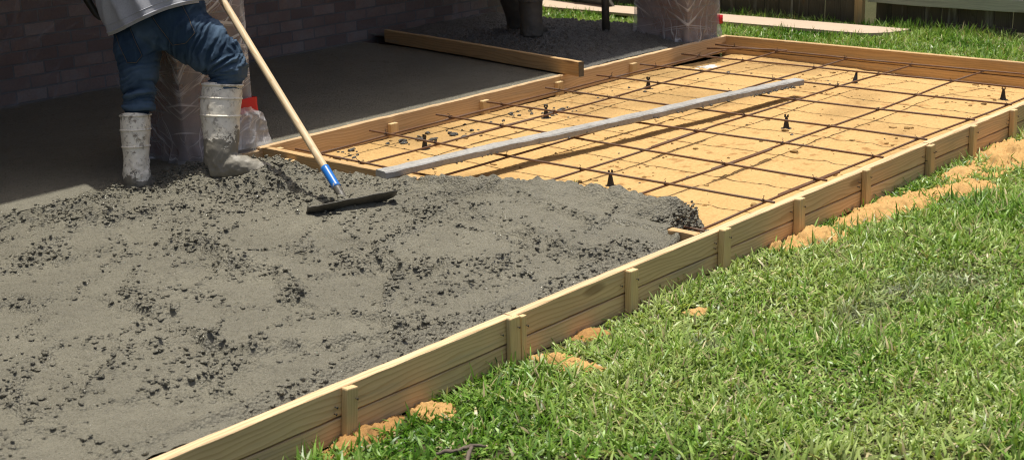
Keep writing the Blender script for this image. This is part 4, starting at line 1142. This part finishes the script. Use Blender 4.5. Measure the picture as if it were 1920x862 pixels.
# ------------------------------------------------------------------ fence, plank, float
FX = 10.6
fence = thing('wooden_fence', 'dark weathered board fence behind the grass, left of the rail', 'fence', (FX, 4.5, -.18))
y = 2.68
def pick(parent, y, w, z0, z1, x, mat, seed):
    me = board_mesh('picket', z1-z0, w, .018, bev=.003, nx=6, warp=.003, seed=seed)
    return link('picket', me, mat, parent, (x, y, z0), (0, -PI/2, 0))
i = 0
while y < 8.4:
    w = .135+.01*random.random(); o = pick(fence, y+w/2, w, -.17+.02*random.random(), 1.6, FX+random.uniform(-.004, .004), M['fence'], 400+i); y += w+.004; i += 1
for z in (.5, 1.35): link('rail', board_mesh('rail', 5.7, .04, .085, seed=440+int(z*10)), M['fence'], fence, (FX+.035, 2.68, z), (0, 0, PI/2))
link('post', board_mesh('post', 1.9, .07, .055, seed=450, nx=8), M['form_shade'], fence, (FX-.025, 2.635, -.22), (0, -PI/2, 0))
f2 = thing('wooden_fence', 'lower dark fence panel with a pale grey horizontal rail', 'fence', (FX, .5, -.2))
y = 2.55; i = 0
while y > -4.5:
    w = .136+.01*random.random(); pick(f2, y-w/2, w, (-.175 if y > 1.55 or y < 1.2 else -.155)+.012*random.random(), 1.5, FX+.10+random.uniform(-.004, .004), M['fence'], 500+i); y -= w+.005; i += 1
link('rail', board_mesh('rail', 7.2, .045, .092, seed=470, warp=.004), M['rail'], f2, (FX+.03, 2.585, .062), (0, -.009*0, -PI/2))
link('rail', board_mesh('rail', 7.2, .045, .092, seed=471, warp=.004), M['rail'], f2, (FX+.03, 2.585, 1.2), (0, 0, -PI/2))
link('kickboard', board_mesh('kickboard', .62, .025, .08, seed=472), M['fence'], f2, (FX+.07, 1.98, -.155), (0, 0, -PI/2))

def plank():
    # pale sheet lying on the grass, rounded near end
    x0, x1 = 9.87, 10.24; V = []; n = 12
    out = []
    for k in range(n+1):
        t = PI*k/n*.5; out.append((x0+(x1-x0)*(.0+.0)+ (1-math.cos(t))*(x1-x0), 2.32-.30*math.sin(t)))
    out = [(x0, 6.3)]+out+[(x1, 2.01), (x1, 6.3)]
    m = len(out); V = [(a, b, -.135) for a, b in out]+[(a, b, -.112) for a, b in out]
    F = [list(range(m))[::-1], [m+i for i in range(m)]]+[[i, (i+1) % m, m+(i+1) % m, m+i] for i in range(m)]
    V = np.array(V)-np.array([10.05, 4, -.13])
    tag(link('plywood_strip', np_mesh('plywood_strip', V, F, smooth=False), M['ply'], None, (10.05, 4, -.13)), 'long pale plywood strip with rounded end lying on the far grass', 'plywood strip')
plank()
fl = thing('bull_float', 'flat grey bull float leaning on the grass by the pale plywood strip', 'bull float', (10.2, 5.27, -.1))
me = board_mesh('float_head', .86, .20, .022, bev=.004, nx=10, warp=.001, seed=480)
link('float_head', me, M['metal_grey'], fl, (10.32, 5.72, -.035), (R(-52), .02, math.atan2(-.76, -.17)))
V, F = join([box_vf(10.14, 10.20, 5.25, 5.31, .0, .05), tube([(10.17, 5.28, .02), (10.2, 5.28, .12)], .018, 10)]); link('bracket', np_mesh('bracket', V-np.array([10.17, 5.28, .02]), F, smooth=False), M['metal_grey'], fl, (10.17, 5.28, .02))
V, F = tube([(10.19, 5.28, .09), (10.34, 5.27, .6), (10.5, 5.26, 1.2)], .017, 12); link('handle', np_mesh('handle', V-np.array([10.19, 5.28, .09]), F), M['form_shade'], fl, (10.19, 5.28, .09))

# ------------------------------------------------------------------ spilled sand along the lawn-side form
HEAPS = [(5.02, -.145, .18, .10, -.25, .060, 'crumbly sand heap at the stake nearest the end of the pour'),
         (5.66, -.175, .42, .12, -.15, .045, 'long low sand heap between two stakes of the form'),
         (6.12, -.29, .22, .13, -.3, .035, 'flat sand patch lying a little out in the grass'),
         (6.95, -.23, .45, .20, -.05, .055, 'broad sand spill at the far stretch of the form'),
         (6.42, -.15, .24, .09, 0, .032, 'sand smear against the form between the long heap and the broad spill'),
         (3.36, -.185, .065, .15, .1, .030, 'small bright sand heap at the double stake by the pour'),
         (2.82, -.100, .055, .09, 0, .030, 'little sand heap between grass tufts near the nearest stake'),
         (2.55, -.075, .15, .05, .15, .038, 'brown sand ridge around the nearest stake'),
         (3.63, -.085, .09, .055, -.3, .022, 'thin dirty sand patch before the second single stake'),
         (4.03, -.245, .06, .04, -.4, .016, 'tiny sand crumbs in the open grass')]
for k, (cx, cy, rx, ry, rot, h, lb) in enumerate(HEAPS):
    n = int(max(60, min(200, rx/.0030))); m_ = int(max(50, min(140, ry/.0022)))
    a, b = np.meshgrid(np.linspace(-1.35, 1.35, n), np.linspace(-1.35, 1.35, m_), indexing='ij')
    u, v = a*rx, b*ry; x = cx+u*math.cos(rot)-v*math.sin(rot); yv = cy+u*math.sin(rot)+v*math.cos(rot)
    r = np.hypot(a, b)+.62*fbm(x*13, yv*13, oct=4, seed=600+k)
    z = h*sstep(1.1, .1, r)*(.75+.5*fbm(x*14, yv*14, seed=620))-.012*sstep(.9, 1.25, r)
    f1, f2_, r1, _, _ = worley(x*80+fbm(x*50, yv*50), yv*80, seed=630+k); z += .20*h*sstep(1.15, .8, r)*np.where(r1 < .5, np.sqrt(np.clip(1-(f1/.6)**2, 0, 1)), 0)
    z += .004*fbm(x*70, yv*70, oct=2, seed=640)
    z = z-.163
    ok = (yv < -T-.003) & (r < 1.25); F = grid_faces(n, m_); F = F[ok.ravel()[F].all(1)]
    V = np.stack([x-cx, yv-cy, z+.163], -1).reshape(-1, 3); used = np.unique(F); idx = np.full(len(V), -1); idx[used] = np.arange(len(used))
    tint = np.array([.98, .93, .88]) if k not in (7, 8) else np.array([.72, .62, .55])
    cc = np.ones((len(used), 3))*tint*(1-.18*sstep(0, .5, fbm(x.ravel()[used]*9, yv.ravel()[used]*9, seed=650)))[:, None]
    o = link('sand_heap', np_mesh('sand_heap', V[used], idx[F], col=cc), M['sand'], None, (cx, cy, -.163))
    tag(o, lb, 'sand heap', 'spilled sand along the form')

# ------------------------------------------------------------------ grass
def in_poly(x, y, poly):
    ins = np.zeros(x.shape, bool); j = len(poly)-1
    for i in range(len(poly)):
        xi, yi = poly[i]; xj, yj = poly[j]
        c_ = ((yi > y) != (yj > y)) & (x < (xj-xi)*(y-yi)/(yj-yi+1e-12)+xi); ins ^= c_; j = i
    return ins
def blades(x, y, ln, wd, seed, upright, pal):
    rg = np.random.default_rng(seed); n = len(x)
    hd = rg.uniform(0, 2*PI, n); lean = np.clip(rg.normal(upright, .40, n), .05, 1.5); curl = rg.uniform(.15, 1.0, n)
    rows = 4; t = np.linspace(0, 1, rows)
    ang = lean[:, None]+curl[:, None]*t[None]        # angle from vertical
    ds = ln[:, None]/(rows-1)
    dx = np.sin(ang)*ds; dz = np.cos(ang)*ds
    r = np.concatenate([np.zeros((n, 1)), np.cumsum(dx[:, :-1], 1)], 1); z = np.concatenate([np.zeros((n, 1)), np.cumsum(dz[:, :-1], 1)], 1)
    cx, sx = np.cos(hd)[:, None], np.sin(hd)[:, None]
    wv = wd[:, None]*np.array([.75, 1.0, .8, .08])[None]*.5
    tw = rg.uniform(-.9, .9, n)[:, None]*np.ones((1, rows))
    px, py, pz = x[:, None]+r*cx, y[:, None]+r*sx, z
    wx, wy, wz = -sx*np.cos(tw), cx*np.cos(tw), np.sin(tw)
    base = lawn_h(x, y)[:, None]-.004
    A = np.stack([px-wx*wv, py-wy*wv, base+pz-wz*wv], -1); B = np.stack([px+wx*wv, py+wy*wv, base+pz+wz*wv], -1)
    V = np.stack([A, B], 2).reshape(-1, 3)            # n, rows, 2
    F = []
    b0 = np.arange(n)[:, None]*(rows*2)
    for k in range(rows-1): F.append(np.concatenate([b0+2*k, b0+2*k+1, b0+2*k+3, b0+2*k+2], 1))
    F = np.stack(F, 1).reshape(-1, 4)
    # colours: clumps of deep and pale green, some straw
    c1 = np.array([.070, .175, .014]); c2 = np.array([.195, .335, .05]); c3 = np.array([.37, .45, .145]); straw = np.array([.55, .47, .26])
    m = np.clip(.5+.75*fbm(x*1.5, y*1.5, oct=3, seed=701)+rg.normal(0, .22, n)+pal, 0, 1)
    c = np.where((m < .5)[:, None], c1+(c2-c1)*(m*2)[:, None], c2+(c3-c2)*(m*2-1)[:, None])
    s = rg.uniform(0, 1, n) < .045+.05*m; c[s] = straw*rg.uniform(.6, 1.1, (s.sum(), 1))
    for gx, gy, gr in ((4.31, -.74, .085), (4.64, -.74, .10), (4.47, -.73, .05), (3.75, -.48, .05), (4.9, -.85, .15)):
        g = np.exp(-(((x-gx)/gr)**2+((y-gy)/gr)**2))*rg.uniform(.4, 1.1, n); g = np.clip(g, 0, 1)*(.9 if gr < .14 else .6)
        c = c*(1-g[:, None])+np.array([.19, .185, .16])*g[:, None]
    c = c*rg.uniform(.6, 1.42, (n, 1))
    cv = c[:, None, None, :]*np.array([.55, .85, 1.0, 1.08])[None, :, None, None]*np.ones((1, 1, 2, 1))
    return V, F, cv.reshape(-1, 3)
def heap_mask(x, y):
    mk = np.zeros(x.shape)
    for cx, cy, rx, ry, rot, h, lb in HEAPS:
        u = (x-cx)*math.cos(rot)+(y-cy)*math.sin(rot); v = -(x-cx)*math.sin(rot)+(y-cy)*math.cos(rot)
        mk = np.maximum(mk, sstep(1.15, .7, np.hypot(u/rx, v/ry)+.5*vnoise(x*13, y*13, seed=720)))
    return mk
GV, GF, GC = [], [], []; gn = 0
def add_grass(poly, dens, l0, w0, seed, upright=.75, pal=0., thin=1.0):
    global gn
    P_ = np.array(poly); lo, hi = P_.min(0), P_.max(0); n = int(dens*(hi-lo).prod()); rg = np.random.default_rng(seed)
    x = rg.uniform(lo[0], hi[0], n); y = rg.uniform(lo[1], hi[1], n)
    dn = .62+.55*fbm(x*4.2, y*4.2, oct=3, seed=730)
    k = in_poly(x, y, poly) & (rg.uniform(0, 1, n) < np.clip(dn+.25, .25, 1)) & (rg.uniform(0, 1, n) > heap_mask(x, y)*.86)
    k &= ~((x > 9.86) & (x < 10.26) & (y > 2.1) & (y < 6.3)) & ~((y > -.05) & (x < XE+.05))
    # sparse strip right against the lawn-side form
    k &= (y < -.10) | (x > XE) | (rg.uniform(0, 1, n) < .30+.5*(vnoise(x*3.3, y*0, seed=735) > .1))
    x, y = x[k], y[k]
    tall = np.clip(1+.55*fbm(x*2.2, y*2.2, oct=2, seed=740), .5, 1.7)
    ln = l0*tall*rg.uniform(.55, 1.35, len(x)); wd = w0*rg.uniform(.7, 1.25, len(x))
    V, F, C_ = blades(x, y, ln, wd, seed+1, upright, pal)
    GV.append(V); GF.append(F+gn); GC.append(C_); gn += len(V)
near = [(2.25, -.042), (3.0, -.86), (3.75, -1.75), (5.3, -1.05), (7.0, -.36), (8.9, .4), (8.9, -.042)]
add_grass(near, 26000, .046, .0080, 801, 1.22, .12)
add_grass(near, 3200, .066, .0070, 803, .8, -.12)                     # taller darker tufts
add_grass([(1.4, -.05), (2.3, -.05), (3.0, -.86), (3.8, -1.7), (5.3, -1.1), (9.0, .3), (10.5, .6), (10.5, -1.2), (6, -2.6), (3.0, -2.9)], 3500, .07, .010, 805, .75, .05)
add_grass([(8.70, -.6), (10.62, -.6), (10.62, 6.2), (8.75, 6.2)], 6000, .066, .0090, 807, .65, .05)
add_grass([(10.35, -.6), (10.62, -.6), (10.62, 6.2), (10.35, 6.2)], 2200, .095, .009, 809, .4, -.1)
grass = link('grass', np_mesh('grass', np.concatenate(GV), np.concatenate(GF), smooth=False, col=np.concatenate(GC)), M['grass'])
tag(grass, 'short green lawn grass with paler and straw-coloured patches', 'grass', kind='stuff')

# tuft on the sand
V, F, C_ = blades(5.03+RNG.normal(0, .03, 26), 1.13+RNG.normal(0, .02, 26), RNG.uniform(.02, .045, 26), RNG.uniform(.003, .005, 26), 901, 1.0, .2)
V[:, 2] += .055
tag(link('grass_tuft', np_mesh('grass_tuft', V-np.array([5.03, 1.13, -.1]), F, smooth=False, col=C_), M['grass'], None, (5.03, 1.13, -.1)), 'tiny green grass tuft lying on the sand near the wet concrete', 'grass tuft')

# grey stick in the foreground grass
p, r = spline([(2.545, -.385, -.128), (2.57, -.402, -.122), (2.60, -.418, -.124), (2.64, -.44, -.120), (2.67, -.46, -.126)], [.005, .0055, .004, .006, .003], 6)
V, F = tube(p, r, 10); V2, F2 = tube(*spline([(2.635, -.438, -.122), (2.60, -.46, -.124), (2.565, -.485, -.130)], [.006, .0065, .006], 5), 8)
V, F = join([(V, F), (V2, F2)]); V = V+.003*vnoise(V[:, 0]*90, V[:, 1]*90, V[:, 2]*90)[:, None]
tag(link('dry_stick', np_mesh('dry_stick', V-np.array([2.63, -.39, -.11]), F), M['stick'], None, (2.63, -.39, -.11)), 'dry grey forked stick lying in the foreground grass', 'stick')

# ------------------------------------------------------------------ light
S = Vector((.10, .085, 1.0)).normalized()
sun = bpy.data.lights.new('sun', 'SUN'); sun.energy = 4.8; sun.angle = R(.8); sun.color = (1.0, .962, .885)
so = bpy.data.objects.new('sun', sun); COL.objects.link(so); so.rotation_euler = S.to_track_quat('Z', 'Y').to_euler(); so.location = (4, -2, 9)
w = bpy.data.worlds.new('World'); scene.world = w; w.use_nodes = True
nt = w.node_tree; sky = nt.nodes.new('ShaderNodeTexSky'); sky.sky_type = 'NISHITA'; sky.sun_disc = False
sky.sun_elevation = math.asin(S.z); sky.sun_rotation = math.atan2(S.x, S.y); sky.air_density = .7; sky.dust_density = 5.0
bg = nt.nodes['Background']; nt.links.new(sky.outputs[0], bg.inputs[0]); bg.inputs[1].default_value = .118
scene.view_settings.view_transform = 'Standard'; scene.view_settings.look = 'None'; scene.view_settings.exposure = 0

# ------------------------------------------------------------------ camera
cam = bpy.data.cameras.new('camera'); co = bpy.data.objects.new('camera', cam); COL.objects.link(co)
cam.sensor_width = 36; cam.lens = 2651.7/1920*36; cam.clip_end = 300; cam.clip_start = .05
r_ = Vector((.6635, -.7476, -.0305)).normalized(); f_ = Vector((.7117, .6432, -.2826)).normalized(); u_ = r_.cross(f_).normalized(); r_ = f_.cross(u_)
co.matrix_world = Matrix(((r_.x, u_.x, -f_.x, 0), (r_.y, u_.y, -f_.y, -2.9992), (r_.z, u_.z, -f_.z, 1.5942), (0, 0, 0, 1)))
cam.dof.use_dof = True; cam.dof.focus_distance = 6.3; cam.dof.aperture_fstop = 5.6
scene.camera = co
scene.cycles.filter_width = 1.1; scene.cycles.max_bounces = 8; scene.cycles.transparent_max_bounces = 12; scene.cycles.use_denoising = True
